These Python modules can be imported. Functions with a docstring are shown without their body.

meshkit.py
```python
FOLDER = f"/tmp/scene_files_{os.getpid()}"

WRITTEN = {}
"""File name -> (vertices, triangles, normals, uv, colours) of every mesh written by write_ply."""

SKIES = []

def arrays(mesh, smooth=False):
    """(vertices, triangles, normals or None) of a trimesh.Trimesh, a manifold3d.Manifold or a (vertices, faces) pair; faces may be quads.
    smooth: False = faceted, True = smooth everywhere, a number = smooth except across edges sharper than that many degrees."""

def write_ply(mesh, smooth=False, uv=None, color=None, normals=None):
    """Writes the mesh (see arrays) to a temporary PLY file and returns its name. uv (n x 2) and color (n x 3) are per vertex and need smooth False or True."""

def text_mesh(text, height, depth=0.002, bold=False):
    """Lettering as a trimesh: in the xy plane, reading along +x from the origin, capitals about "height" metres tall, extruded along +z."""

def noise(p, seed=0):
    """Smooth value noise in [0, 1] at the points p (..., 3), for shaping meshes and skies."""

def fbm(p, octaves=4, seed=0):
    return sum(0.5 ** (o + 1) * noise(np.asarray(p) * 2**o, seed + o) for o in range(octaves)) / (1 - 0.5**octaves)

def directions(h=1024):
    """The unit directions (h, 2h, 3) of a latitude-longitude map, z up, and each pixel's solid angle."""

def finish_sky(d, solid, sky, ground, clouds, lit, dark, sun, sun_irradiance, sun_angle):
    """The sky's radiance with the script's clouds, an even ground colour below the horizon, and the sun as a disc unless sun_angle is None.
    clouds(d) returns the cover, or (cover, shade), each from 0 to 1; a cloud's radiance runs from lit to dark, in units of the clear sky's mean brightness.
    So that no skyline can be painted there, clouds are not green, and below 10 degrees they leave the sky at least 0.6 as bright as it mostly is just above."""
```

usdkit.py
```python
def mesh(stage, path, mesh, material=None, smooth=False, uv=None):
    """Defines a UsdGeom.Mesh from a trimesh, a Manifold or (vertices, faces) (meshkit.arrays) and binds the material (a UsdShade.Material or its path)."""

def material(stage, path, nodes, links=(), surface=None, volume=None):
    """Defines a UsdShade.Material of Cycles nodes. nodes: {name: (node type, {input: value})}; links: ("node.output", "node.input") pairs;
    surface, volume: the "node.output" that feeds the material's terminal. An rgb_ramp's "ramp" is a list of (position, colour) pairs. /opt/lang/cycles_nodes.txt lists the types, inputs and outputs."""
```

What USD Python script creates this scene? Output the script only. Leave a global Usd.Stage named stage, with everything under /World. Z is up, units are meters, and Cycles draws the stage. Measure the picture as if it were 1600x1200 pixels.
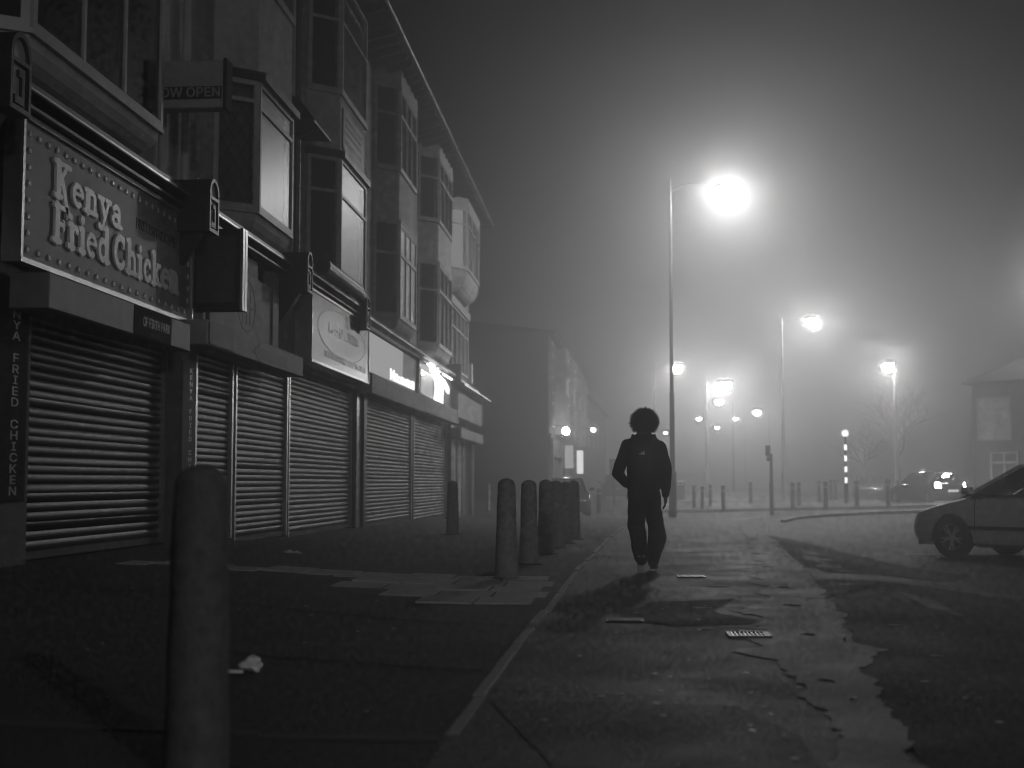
import math, random
import numpy as np, trimesh, manifold3d as m3, usdkit, meshkit
from shapely.geometry import Polygon, LineString, Point
from shapely.ops import unary_union
from shapely import affinity
from pxr import Usd, UsdGeom, UsdLux, UsdShade, Gf

random.seed(7); np.random.seed(7)
stage = Usd.Stage.CreateInMemory()
UsdGeom.Xform.Define(stage, '/World')

# ---------------------------------------------------------------- camera, sky, exposure
EYE = 0.95
cam = UsdGeom.Camera.Define(stage, '/World/camera')
cam.CreateHorizontalApertureAttr(36.0)
cam.CreateFocalLengthAttr(47.25)
cam.CreateFStopAttr(2.2)
cam.CreateFocusDistanceAttr(15.0)
cam.CreateExposureAttr(-0.28)
cam.AddTranslateOp().Set((0, 0, EYE))
cam.AddRotateZOp().Set(4.372)
cam.AddRotateXOp().Set(94.221)

MAIN = 900.0          # strength of the near street lamp's bowl
FOG = 0.0150
sky_mat = usdkit.material(stage, '/World/Looks/night_sky', {
    "s": ("sky_texture", {"sky_type": "single_scattering", "sun_disc": False, "sun_elevation": -0.03, "sun_rotation": 2.4}),
    "bw": ("rgb_to_bw", {}), "b": ("background_shader", {"strength": 0.008})},
    [("s.color", "bw.color"), ("bw.val", "b.color")], surface="b.background")
dome = UsdLux.DomeLight.Define(stage, '/World/sky')
UsdShade.MaterialBindingAPI.Apply(dome.GetPrim()).Bind(sky_mat)
dome.GetPrim().SetCustomDataByKey('kind', 'structure')

# ---------------------------------------------------------------- helpers
used = {}
def path_of(name, parent=None):
    base = (parent.GetPath().pathString if parent is not None else '/World') + '/' + name
    n = used.get(base, 0); used[base] = n + 1
    return base if n == 0 else f'{base}_{n:03d}'

def prim_of(p):
    return p.GetPrim() if hasattr(p, 'GetPrim') else p

def obj(name, mesh, mat, parent=None, smooth=False, label=None):
    m = usdkit.mesh(stage, path_of(name, parent), mesh, M[mat], smooth=smooth)
    p = m.GetPrim()
    if label: p.SetCustomDataByKey('label', label)
    return p

def part_group(name, parent):
    return UsdGeom.Xform.Define(stage, path_of(name, parent)).GetPrim()

def thing(name, label, cat, loc=(0, 0, 0), rz=0, group=None):
    x = UsdGeom.Xform.Define(stage, path_of(name))
    x.AddTranslateOp().Set(Gf.Vec3d(*map(float, loc))); x.AddRotateZOp().Set(float(rz))
    return tag(x.GetPrim(), label, cat, group)

def tag(p, label, cat, group=None):
    p.SetCustomDataByKey('label', label); p.SetCustomDataByKey('category', cat)
    if group: p.SetCustomDataByKey('group', group)
    return p

def struct(name, mesh, mat, smooth=False, kind='structure', parent=None):
    p = obj(name, mesh, mat, parent, smooth)
    if parent is None: p.SetCustomDataByKey('kind', kind)
    return p

def dup(root, label, loc, rz=0, scale=None):
    was = root.GetCustomData()
    x = UsdGeom.Xform.Define(stage, path_of(root.GetName()))
    x.GetPrim().GetReferences().AddInternalReference(root.GetPath())
    x.GetPrim().SetInstanceable(True)
    ops = {o.GetOpName(): o for o in x.GetOrderedXformOps()}
    x.ClearXformOpOrder()
    t = x.AddTranslateOp(); t.Set(Gf.Vec3d(*map(float, loc)))
    r = x.AddRotateZOp(); r.Set(float(rz))
    if scale: x.AddScaleOp().Set(Gf.Vec3f(*scale))
    return tag(x.GetPrim(), label, was['category'], was.get('group'))

cat_ = trimesh.util.concatenate
def bx(x0, x1, y0, y1, z0, z1):
    return trimesh.creation.box(bounds=[[min(x0, x1), min(y0, y1), min(z0, z1)], [max(x0, x1), max(y0, y1), max(z0, z1)]])
def cbx(x0, x1, y0, y1, z0, z1, c=.01):
    pts = []
    for sx, xx in ((1, min(x0, x1)), (-1, max(x0, x1))):
        for sy, yy in ((1, min(y0, y1)), (-1, max(y0, y1))):
            for sz, zz in ((1, min(z0, z1)), (-1, max(z0, z1))):
                pts += [(xx + sx * c, yy + sy * c, zz), (xx + sx * c, yy, zz + sz * c), (xx, yy + sy * c, zz + sz * c)]
    return trimesh.convex.convex_hull(np.array(pts))
def tube(p, q, r0, r1=None, n=10):
    r1 = r0 if r1 is None else r1
    p, q = np.array(p, float), np.array(q, float); d = q - p; L = np.linalg.norm(d); d /= L
    a = np.cross(d, [0, 0, 1.0]) if abs(d[2]) < .95 else np.cross(d, [1.0, 0, 0]); a /= np.linalg.norm(a); b = np.cross(d, a)
    t = np.arange(n) / n * 2 * np.pi
    ring = np.cos(t)[:, None] * a + np.sin(t)[:, None] * b
    v = np.vstack([p + ring * r0, q + ring * r1, [p], [q]])
    f = []
    for i in range(n):
        j = (i + 1) % n
        f += [[i, n + i, j], [j, n + i, n + j], [2 * n, i, j], [2 * n + 1, n + j, n + i]]
    m = trimesh.Trimesh(v, f, process=False); m.fix_normals() if False else None
    return m
def lathe(prof, n=24):
    return trimesh.creation.revolve(np.array(prof, float), sections=n)
def moved(m, x=0, y=0, z=0):
    m = m.copy(); m.apply_translation((x, y, z)); return m
def hull(pts):
    return trimesh.convex.convex_hull(np.array(pts, float))
def extr(poly, h, z0=0):
    gs = getattr(poly, 'geoms', [poly])
    ms = [trimesh.creation.extrude_polygon(g, h, engine='earcut') for g in gs if g.area > 1e-7]
    m = cat_(ms); m.apply_translation((0, 0, z0)); return m
def to_facade(m, x, y, z):
    """plan x,y,z -> the plane facing +x: reading direction +y, up z, relief towards +x"""
    v = m.vertices.copy(); o = np.column_stack([x + v[:, 2], y + v[:, 0], z + v[:, 1]])
    return trimesh.Trimesh(o, m.faces, process=False)
def to_cam_face(m, x, y, z):
    """plane facing -y: reading +x, up z, relief towards -y"""
    v = m.vertices.copy(); o = np.column_stack([x + v[:, 0], y - v[:, 2], z + v[:, 1]])
    return trimesh.Trimesh(o, m.faces, process=False)
def quad(a, b, c, d):
    return trimesh.Trimesh(np.array([a, b, c, d], float), [[0, 1, 2], [0, 2, 3]], process=False)
def sm(t):
    t = np.clip(t, 0, 1); return t * t * (3 - 2 * t)

# ---------------------------------------------------------------- materials (the photograph is black and white: greys)
M = {}
def plain(name, c, rough=.6, metal=0., spec=None, noise=0., scale=6., bump=0., bscale=60., coat=0., stretch=None, detail=5):
    nodes = {"p": ("principled_bsdf", {"base_color": (c, c, c), "roughness": rough, "metallic": metal, "coat_weight": coat, "coat_roughness": .08})}
    links = []
    if noise or bump:
        nodes["g"] = ("geometry", {})
        src = "g.position"
        if stretch:
            nodes["mp"] = ("mapping", {"scale": stretch}); links.append(("g.position", "mp.vector")); src = "mp.vector"
    if noise:
        nodes["n"] = ("noise_texture", {"scale": scale, "detail": float(detail), "roughness": .62})
        nodes["r"] = ("rgb_ramp", {"ramp": [(.28, (c * (1 - noise),) * 3), (.72, (c * (1 + noise),) * 3)]})
        links += [(src, "n.vector"), ("n.fac", "r.fac"), ("r.color", "p.base_color")]
    if bump:
        nodes["bn"] = ("noise_texture", {"scale": bscale, "detail": 4.0, "roughness": .6})
        nodes["b"] = ("bump", {"strength": bump, "distance": .01})
        links += [(src, "bn.vector"), ("bn.fac", "b.height"), ("b.normal", "p.normal")]
    M[name] = usdkit.material(stage, '/World/Looks/' + name, nodes, links, surface="p.BSDF")

def asphalt(name, c, rough=.72, big=.32, fine=.30, bump=.16):
    nodes = {"g": ("geometry", {}),
             "n1": ("noise_texture", {"scale": .9, "detail": 6.0, "roughness": .65}),
             "r1": ("rgb_ramp", {"ramp": [(.3, (1 - big,) * 3), (.7, (1 + big,) * 3)]}),
             "n2": ("noise_texture", {"scale": 95.0, "detail": 3.0, "roughness": .7}),
             "r2": ("rgb_ramp", {"ramp": [(.35, (1 - fine,) * 3), (.62, (1.,) * 3), (.75, (1 + 2.2 * fine,) * 3)]}),
             "m1": ("mix_color", {"blend_type": "multiply", "fac": 1.0, "use_clamp_result": False}),
             "m2": ("mix_color", {"blend_type": "multiply", "fac": 1.0, "b": (c, c, c)}),
             "rr": ("rgb_ramp", {"ramp": [(.3, (rough - .14,) * 3), (.7, (rough + .14,) * 3)]}),
             "bn": ("noise_texture", {"scale": 130.0, "detail": 3.0, "roughness": .6}),
             "n3": ("noise_texture", {"scale": 2.3, "detail": 5.0, "roughness": .6}),
             "ad": ("math", {"math_type": "multiply_add", "value2": 1.2}),
             "b": ("bump", {"strength": bump, "distance": .006}),
             "p": ("principled_bsdf", {})}
    M[name] = usdkit.material(stage, '/World/Looks/' + name, nodes, [
        ("g.position", "n1.vector"), ("g.position", "n2.vector"), ("g.position", "bn.vector"), ("g.position", "n3.vector"),
        ("n1.fac", "r1.fac"), ("n2.fac", "r2.fac"), ("r1.color", "m1.a"), ("r2.color", "m1.b"),
        ("m1.result", "m2.a"), ("m2.result", "p.base_color"), ("n1.fac", "rr.fac"), ("rr.color", "p.roughness"),
        ("n3.fac", "ad.value1"), ("bn.fac", "ad.value3"), ("ad.value", "b.height"), ("b.normal", "p.normal")], surface="p.BSDF")

def emit(name, s):
    M[name] = usdkit.material(stage, '/World/Looks/' + name, {"e": ("emission", {"color": (1, 1, 1), "strength": s})}, surface="e.emission")

def glass(name, tint, ior=1.5, rough=.03):
    M[name] = usdkit.material(stage, '/World/Looks/' + name, {
        "t": ("transparent_bsdf", {"color": (tint,) * 3}), "g": ("glossy_bsdf", {"color": (1, 1, 1), "roughness": rough}),
        "f": ("fresnel", {"IOR": ior}), "m": ("mix_closure", {})},
        [("f.fac", "m.fac"), ("t.BSDF", "m.closure1"), ("g.BSDF", "m.closure2")], surface="m.closure")

asphalt('asphalt_road', .088, .66, fine=.14, bump=.05)
asphalt('asphalt_path', .085, .66, fine=.14, bump=.05)
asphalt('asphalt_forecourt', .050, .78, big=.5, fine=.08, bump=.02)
asphalt('asphalt_dark_patch', .036, .82, fine=.14, bump=.05)
asphalt('asphalt_repair', .066, .70, fine=.14, bump=.05)
asphalt('worn_concrete', .24, .66, big=.28, fine=.22, bump=.15)
asphalt('old_edging', .085, .75)
asphalt('slab', .52, .7, big=.3, fine=.25, bump=.35)
asphalt('kerb_stone', .30, .6, big=.25, fine=.25, bump=.3)
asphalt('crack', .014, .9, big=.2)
plain('bollard_concrete', .29, .75, noise=.38, scale=22, bump=.5, bscale=60, detail=8)
plain('bollard_dimmed', .105, .8, noise=.42, scale=22, bump=.6, bscale=60, detail=8)  # darker copy of the bollard concrete, colour dimmed to offset strong lamp light
plain('bollard_scar', .42, .7)
plain('render_wall', .48, .8, noise=.32, scale=1.3, bump=.25, bscale=45, stretch=(1, 1, .45))
plain('render_panel', .58, .75, noise=.22, scale=1.6, bump=.2, bscale=50, stretch=(1, 1, .4))
plain('brick_dark', .08, .85, noise=.3, scale=3, bump=.3)
plain('dark_paint', .035, .45, noise=.3, scale=5)
plain('lead', .05, .4, noise=.4, scale=8, bump=.4, bscale=14)
plain('frame_white', .55, .45, noise=.12, scale=4)
plain('frame_dark', .10, .45)
plain('blind_pale', .75, .9, noise=.15, scale=2.5, stretch=(1, 6, .25))
plain('blind_mid', .16, .9, noise=.25, scale=2.5, stretch=(1, 6, .25))
plain('room_dark', .02, .9)  # sheet behind dark windows, the shade of the unlit room painted in
plain("shutter_metal", .018, .44, metal=.1, noise=.5, scale=2.0, stretch=(1, .5, 3))
plain('shutter_pale', .30, .45, metal=.3, noise=.2, scale=2.0)
plain('aluminium', .55, .32, metal=.9)
plain('box_paint', .20, .5, noise=.3, scale=3.0, bump=.12, bscale=9)
plain('shaded_box_patch', .03, .9, noise=.2, scale=5)
plain('board_pale', .34, .6, noise=.22, scale=3.2, bump=.1, bscale=20)
plain('board_ghost', .24, .6, noise=.2, scale=4)
plain('sign_red', .24, .5, noise=.16, scale=3)
plain('sign_letter', .85, .35, noise=.1, scale=5)
plain('sign_small_letter', .05, .5)
plain('sign_c', .20, .22, noise=.15, scale=3, coat=.4)
plain('sign_c_letter', .30, .35)
plain('face_dark', .085, .4, noise=.5, scale=7)
plain('sign_dark', .022, .85, noise=.2, scale=4)
plain('sign_pale', .42, .5, noise=.15, scale=4)
plain('sign_cream', .22, .5, noise=.15, scale=4)
plain('stone_pilaster', .14, .7, noise=.3, scale=3, bump=.2)
plain('tile_glazed', .4, .2, noise=.25, scale=9)
plain('roof_slate', .03, .9, noise=.25, scale=7)
plain('iron', .035, .45, noise=.25, scale=9)
plain('post_hazed', .34, .6)  # far lamp posts: steel made paler, haze painted into the colour
plain('steel_post', .10, .5, metal=.3, noise=.2, scale=5)
plain('band_white', .6, .4)
plain('plastic_dark', .03, .5)
plain('skin', .10, .5)
plain('hair_black', .012, .8)
plain('jacket_black', .014, .8, noise=.3, scale=18, bump=.5, bscale=9)
plain('trouser_black', .011, .85, noise=.3, scale=14, bump=.5, bscale=7)
plain('pack_black', .034, .55, noise=.2, scale=20)
plain('logo_white', .9, .5)
plain('shoe', .025, .6)
plain('shoe_sole', .75, .6)
plain('car_silver', .78, .42, metal=.1, coat=.3)
plain('car_dark', .035, .3, metal=.2, coat=.6)
plain('car_mid', .12, .3, metal=.4, coat=.6)
plain('tyre', .02, .75, bump=.2)
plain('rim', .7, .35, metal=.3)
plain('trim_black', .012, .5)
plain('lamp_clear', .4, .12, metal=.4)
plain('bark', .06, .9, noise=.3, scale=8)
plain('house_brick', .17, .85, noise=.3, scale=2.5)
plain('paper', .85, .8)
plain('speck', .62, .35)
plain('wet_metal', .12, .35, metal=.8, noise=.4, scale=30)
glass('window_glass', .92, 1.45, .05)
glass('misted_glass', .9, 1.6, .36)
glass('car_glass', .78)
emit('lamp_main', MAIN * 1.05)
emit('lamp_far', MAIN * .60)
emit('lamp_edge', MAIN * .45)
emit('lamp_behind', MAIN * 2.7)
emit('lamp_small', MAIN * .34)
emit('lamp_shop', 60.0)
emit('lit_panel', .55)
emit('lit_text', 2.6)
emit('lit_hot', 5.5)
emit('lit_tube', 12.0)
emit('lit_curtain', .42)
emit('lit_window_far', .9)
emit('lit_window_dim', .5)
emit('beacon_globe', 3.2)
emit('beacon_band', 3.6)
emit('brake_lamp', 80.0)
emit('plate_lit', 1.1)

# ---------------------------------------------------------------- the ground
VAL_Y = [-50, 25, 60, 65, 70, 82, 120, 400]
VAL_Z = [0, 0, -.37, -.39, -.30, -.03, .05, .3]
BASE_Y = [-50, 12.7, 16.8, 23, 29, 38, 46, 60, 75, 400]
BASE_Z = [.18, .18, .17, 0, -.03, -.13, -.26, -.36, -.15, .3]
def gz(x, y):
    x, y = np.asarray(x, float), np.asarray(y, float)
    k = 1 - np.clip((x - 4) / 9, 0, 1) * (1 - np.clip((y - 80) / 20, 0, 1))
    z = np.interp(y, VAL_Y, VAL_Z) * k - .17 * sm((x - 2.3) / 1.8) * (1 - sm((y - 34) / 22))
    t = sm((-1.1 - x) / 4.7)
    return z * (1 - t) + np.interp(y, BASE_Y, BASE_Z) * t
G = lambda x, y: float(gz(x, y))

def sheet(xs, ys, dz=0.):
    X, Y = np.meshgrid(xs, ys); Z = gz(X, Y) + dz
    v = np.column_stack([X.ravel(), Y.ravel(), Z.ravel()]); nx = len(xs); f = []
    for j in range(len(ys) - 1):
        for i in range(nx - 1):
            a = j * nx + i; f += [[a, a + 1, a + nx + 1], [a, a + nx + 1, a + nx]]
    return trimesh.Trimesh(v, f, process=False)
def patch(poly, dz, step=.5):
    """A thin sheet that follows the ground, cut to a plan polygon."""
    out = []
    x0, y0, x1, y1 = poly.bounds
    n = max(1, int((y1 - y0) / step))
    ed = np.linspace(y0, y1, n + 1)
    from shapely.geometry import box as sbox
    vs, fs, k = [], [], 0
    for a, b in zip(ed[:-1], ed[1:]):
        row = poly.intersection(sbox(x0 - 1, a, x1 + 1, b))
        if row.is_empty: continue
        r0, _, r1, _ = row.bounds
        ex = np.linspace(r0, r1, max(1, int((r1 - r0) / max(step, .35))) + 1)
        for c, d in zip(ex[:-1], ex[1:]):
            piece = row.intersection(sbox(c, a, d, b)) if len(ex) > 2 else row
            for g in getattr(piece, 'geoms', [piece]):
                if g.geom_type != 'Polygon' or g.area < 1e-6: continue
                v, f = trimesh.creation.triangulate_polygon(g, engine='earcut')
                vs.append(v); fs.append(np.asarray(f) + k); k += len(v)
    v = np.vstack(vs); f = np.vstack(fs)
    V = np.column_stack([v, gz(v[:, 0], v[:, 1]) + dz])
    m = trimesh.Trimesh(V, f, process=False)
    n = m.face_normals[:, 2] < 0
    m.faces[n] = m.faces[n][:, ::-1]
    return m
def jag(pts, amp, step=.15, seed=0):
    """An uneven edge through plan points."""
    rng = np.random.default_rng(seed); l = LineString(pts); n = max(2, int(l.length / step)); out = []
    for i in range(n + 1):
        p = l.interpolate(i / n, normalized=True); out.append((p.x + rng.normal(0, amp), p.y + rng.normal(0, amp * .6)))
    return out

xs = np.unique(np.concatenate([np.linspace(-160, -8, 20), np.linspace(-8, 16, 97), np.linspace(16, 160, 20)]))
ys = np.unique(np.concatenate([np.linspace(-70, 0, 12), np.linspace(0, 100, 201), np.linspace(100, 380, 24)]))
struct('road', sheet(xs, ys), 'asphalt_road', smooth=True)
# forecourt left of the edging, footpath right of it, worn light strip, darker patch of the carriageway
EDGE = [(-.63, 5.1), (-.58, 7.6), (-.51, 9.6), (-.42, 14.4), (-.16, 21.5), (.2, 31.0), (.75, 45.0)]
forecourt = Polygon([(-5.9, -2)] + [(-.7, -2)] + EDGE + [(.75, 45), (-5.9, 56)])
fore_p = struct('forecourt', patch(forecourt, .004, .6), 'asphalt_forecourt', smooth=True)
path_poly = Polygon(EDGE + [(1.6, 58), (3.9, 57)] + [(3.4, 40), (3.05, 34.5), (2.7, 27), (1.7, 15), (1.2, 9), (1.0, 6), (.9, 3), (.8, -2), (-.7, -2)])
struct('footpath', patch(path_poly, .004, .6), 'asphalt_path', smooth=True)
def ragged(pts, amp, seed, step=.07):
    """An edge broken at every scale: coarse lobes plus fine crumbling."""
    l = LineString(pts); n = int(l.length / step); out = []
    for k in range(n + 1):
        p = l.interpolate(k / n, True); q = np.array([[p.x * 2.3, p.y * 2.3, seed], [p.x * 9, p.y * 9, seed + 5.5], [p.x * 31, p.y * 31, seed + 9.1]])
        d = (meshkit.noise(q) - .5) * np.array([1.0, .55, .32]) * amp
        e = (meshkit.noise(q + 40) - .5) * np.array([1.0, .55, .32]) * amp
        out.append((p.x + d.sum(), p.y + e.sum() * 1.5))
    return out
left = ragged([(.70, -1.5), (.72, 4.65), (.82, 5.5), (.86, 6.3), (.85, 7.0), (.80, 7.5), (.66, 7.75), (.88, 8.0), (.82, 8.5), (.98, 9.1), (.98, 9.6), (.80, 10.1), (1.08, 10.8), (1.22, 11.4), (1.38, 13.6), (1.75, 17), (2.15, 22), (2.6, 28), (3.0, 34)], .17, 1)
right = ragged([(3.25, 34), (3.0, 28), (2.62, 23), (2.2, 17.5), (1.98, 14.2), (1.80, 12.2), (1.74, 11.2), (1.64, 10.4), (1.58, 9.4), (1.50, 8.8), (1.42, 8.3), (1.56, 7.9), (1.36, 7.5), (1.25, 7.1), (1.20, 6.3), (1.12, 5.5), (1.03, 4.7), (1.0, -1.5)], .15, 7)
rngs = np.random.default_rng(12)
holes = [affinity.scale(Polygon(ragged(list(Point(x, y).buffer(r).exterior.coords), r * .9, 3 + k, .03)).buffer(0), 1, 1.6) for k, (x, y, r) in enumerate([(1.2, 8.6, .05), (1.35, 10.6, .07), (1.0, 6.6, .04), (1.7, 15.5, .1), (1.15, 5.4, .035), (2.3, 23, .12), (1.5, 12.4, .06)])]
crumbs = [affinity.scale(Polygon(ragged(list(Point(x, y).buffer(r).exterior.coords), r * .9, 30 + k, .03)).buffer(0), 1.4, 1.1) for k, (x, y, r) in enumerate([(.60, 8.9, .035), (.66, 10.4, .05), (.92, 12.6, .08), (1.75, 7.6, .03), (1.85, 9.2, .035), (2.15, 12.9, .07)])]
struct('concrete_strip', patch(unary_union([Polygon(left + right).buffer(0).difference(unary_union(holes)), *crumbs]), .010, .4), 'worn_concrete', smooth=True)
dark = Polygon(jag([(1.24, 7), (1.45, 8.4), (1.6, 9.6), (1.78, 11.6), (1.95, 13.4)], .02, seed=5) + jag([(2.1, 13.55), (3.2, 13.4), (4.4, 13.2), (5.8, 11.6), (7.2, 9.5)], .02, seed=6) + [(7.5, -1.5), (1.0, -1.5), (1.03, 4.7)])
struct('dark_asphalt_patch', patch(dark.buffer(0), .006, .5), 'asphalt_dark_patch', smooth=True)
dark2 = Polygon(jag([(2.35, 18.3), (2.75, 23.5), (2.95, 27.0)], .02, seed=8) + jag([(3.3, 24.6), (3.6, 21.5), (3.85, 18.2), (4.3, 16.8), (3.6, 15.2), (2.3, 14.6), (2.15, 15.8)], .03, seed=9))
struct('dark_asphalt_patch', patch(dark2.buffer(0), .006, .5), 'asphalt_dark_patch', smooth=True)
dark3 = Polygon([(-.55, 5.9), (.05, 5.9), (.5, 5.85), (.68, 5.2), (.62, -1), (-.25, -1), (-.22, 4.6)])
struct('asphalt_repair', patch(dark3, .008, .5), 'asphalt_repair', smooth=True)
dark4 = Polygon(jag([(.05, 9.9), (.3, 10.9), (.75, 11.1), (1.0, 11.2)], .03, seed=10) + [(.72, 10.15), (.76, 9.9), (.98, 9.5)] + jag([(.9, 9.2), (.4, 9.1), (.05, 9.3)], .03, seed=11))
struct('dark_asphalt_patch', patch(dark4.buffer(0), .008, .4), 'asphalt_dark_patch', smooth=True)
for i, (pts, w) in enumerate([([(.05, 9.38), (.5, 9.0), (.98, 8.85)], .05), ([(.45, 10.35), (.7, 10.45), (1.0, 10.35)], .045),
                  ([(-.4, 14.2), (.05, 13.95), (.35, 13.9)], .02), ([(-5.2, 10.6), (-3.6, 10.2), (-2.2, 9.6), (-1.3, 9.2), (-.6, 8.9)], .045),
                  ([(-2.4, 7.4), (-1.7, 7.15), (-1.1, 6.95), (-.62, 6.8)], .045), ([(-3.6, 17.2), (-2.7, 16.9), (-1.9, 16.8), (-1.3, 16.6)], .05),
                  ([(-4.6, 20.5), (-3.7, 20.1), (-2.7, 20.3)], .05), ([(-3.0, 19.0), (-2.2, 18.6), (-1.6, 18.8)], .05), ([(-.55, 6.2), (-.2, 6.1), (.4, 6.05)], .02),
                  ([(.5, 10.8), (.8, 10.95), (1.15, 10.95)], .03), ([(1.7, 11.2), (2.6, 13.3), (5.0, 13.2)], .03), ([(3.9, 18.3), (4.9, 17.6), (5.8, 17.3)], .02)]):
    l = LineString(jag(pts, .035, .16, seed=20 + i))
    sh = unary_union([l.buffer(w * .35), *[Point(l.interpolate(t, True)).buffer(w * (.35 + .5 * random.random())) for t in np.linspace(.05, .95, 9)]])
    struct('crack', patch(sh, .0125, .3), 'crack', parent=fore_p)
# light paving slabs round the first bollards
slabs = part_group('paving', None); slabs.SetCustomDataByKey('kind', 'structure')
for r in range(5):
    yy = 10.55 + r * .62
    for c in range(4 if r < 4 else 6):
        x1 = -.66 - c * .47 + (.08 if r % 2 else 0); x0 = x1 - .455
        if r == 0 and c > 1 or r == 1 and c > 2: continue
        a = [(x0 + random.uniform(0, .02), yy + random.uniform(0, .03)), (x1, yy + random.uniform(0, .03)), (x1, yy + .60), (x0 + random.uniform(0, .02), yy + .60)]
        t = random.uniform(.008, .024)
        top = [(p[0], p[1], G(*p) + t) for p in a]; bot = [(p[0], p[1], G(*p) - .02) for p in a]
        obj('slab', hull(top + bot), 'slab', slabs)
for k in range(9):
    x0 = -1.7 - k * .36; yy = 12.95 + .12 * math.sin(k * 2.1)
    w = .34 * random.uniform(.8, 1.0)
    a = [(x0 - w, yy + random.uniform(0, .1)), (x0, yy + random.uniform(0, .1)), (x0, yy + .55), (x0 - w, yy + .5 + random.uniform(0, .1))]
    obj('slab', hull([(p[0], p[1], G(*p) + .012) for p in a] + [(p[0], p[1], G(*p) - .02) for p in a]), 'slab', slabs)
# stone edging between forecourt and footpath
edging = part_group('kerb_edging', None); edging.SetCustomDataByKey('kind', 'structure')
el = LineString(EDGE[:-1] ); L = el.length; s = 0.0; rng = np.random.default_rng(3)
while s < L - .5:
    ln = .93
    p, q = el.interpolate(s), el.interpolate(min(L, s + ln - .008))
    d = np.array([q.x - p.x, q.y - p.y]); d /= np.linalg.norm(d); n = np.array([-d[1], d[0]]) * .028
    o = rng.normal(0, .005); h = .022 + rng.normal(0, .006)
    pts = []
    for P in (p, q):
        for sg in (-1, 1):
            x, y = P.x + n[0] * sg + o, P.y + n[1] * sg
            pts += [(x - n[0] * sg * .15, y, G(x, y) + h), (x, y, G(x, y) + h - .008), (x, y, G(x, y) - .03)]
    obj('edging_stone', hull(pts), 'kerb_stone', edging)
    s += ln
x = -.66
while x > -5.2:
    ln = random.uniform(.5, .8)
    obj('edging_stone', hull([(a, b, G(a, b) + c) for a in (x, x - ln + .02) for b in (5.0 + .03 * math.sin(x * 3), 5.09 + .03 * math.sin(x * 3)) for c in (.010, -.03)]), 'old_edging', edging)
    x -= ln
# kerbs and islands further off, painted lines
def kerb(pts, w, h, mat='kerb_stone', name='kerb'):
    l = LineString(pts); n = max(1, int(l.length / .92)); ms = []
    for i in range(n):
        p, q = l.interpolate(i / n, True), l.interpolate((i + .985) / n, True)
        d = np.array([q.x - p.x, q.y - p.y]); d /= np.linalg.norm(d); nn = np.array([-d[1], d[0]]) * w / 2
        pts8 = []
        for P in (p, q):
            for sg in (-1, 1):
                X, Y = P.x + nn[0] * sg, P.y + nn[1] * sg
                pts8 += [(X, Y, G(X, Y) + h), (X, Y, G(X, Y) - .05)]
        ms.append(hull(pts8))
    return struct(name, cat_(ms), mat)
island = Polygon([(2.2, 61.2), (5.5, 61.0), (8.2, 57.2), (11.5, 54.2), (14.5, 53.5), (14.5, 58), (13, 66), (9.5, 72), (4, 74), (2.0, 72)])
im = patch(island, .11, .6); struct('traffic_island', im, 'asphalt_path', smooth=True)
kerb(list(island.exterior.coords), .14, .125)
kerb([(5.2, 42.5), (6.0, 45.5), (7.4, 47.6), (9.6, 48.8), (13, 49.5)], .16, .09)
far_pave = Polygon([(-3.4, 76), (7.8, 79), (14, 80), (14, 81), (7.5, 80.2), (-3.4, 77.2)])
struct('far_pavement', patch(far_pave, .10, .4), 'worn_concrete')
def paint(poly, dz=.014): struct('road_marking', patch(poly, dz, .5), 'band_white')
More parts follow.
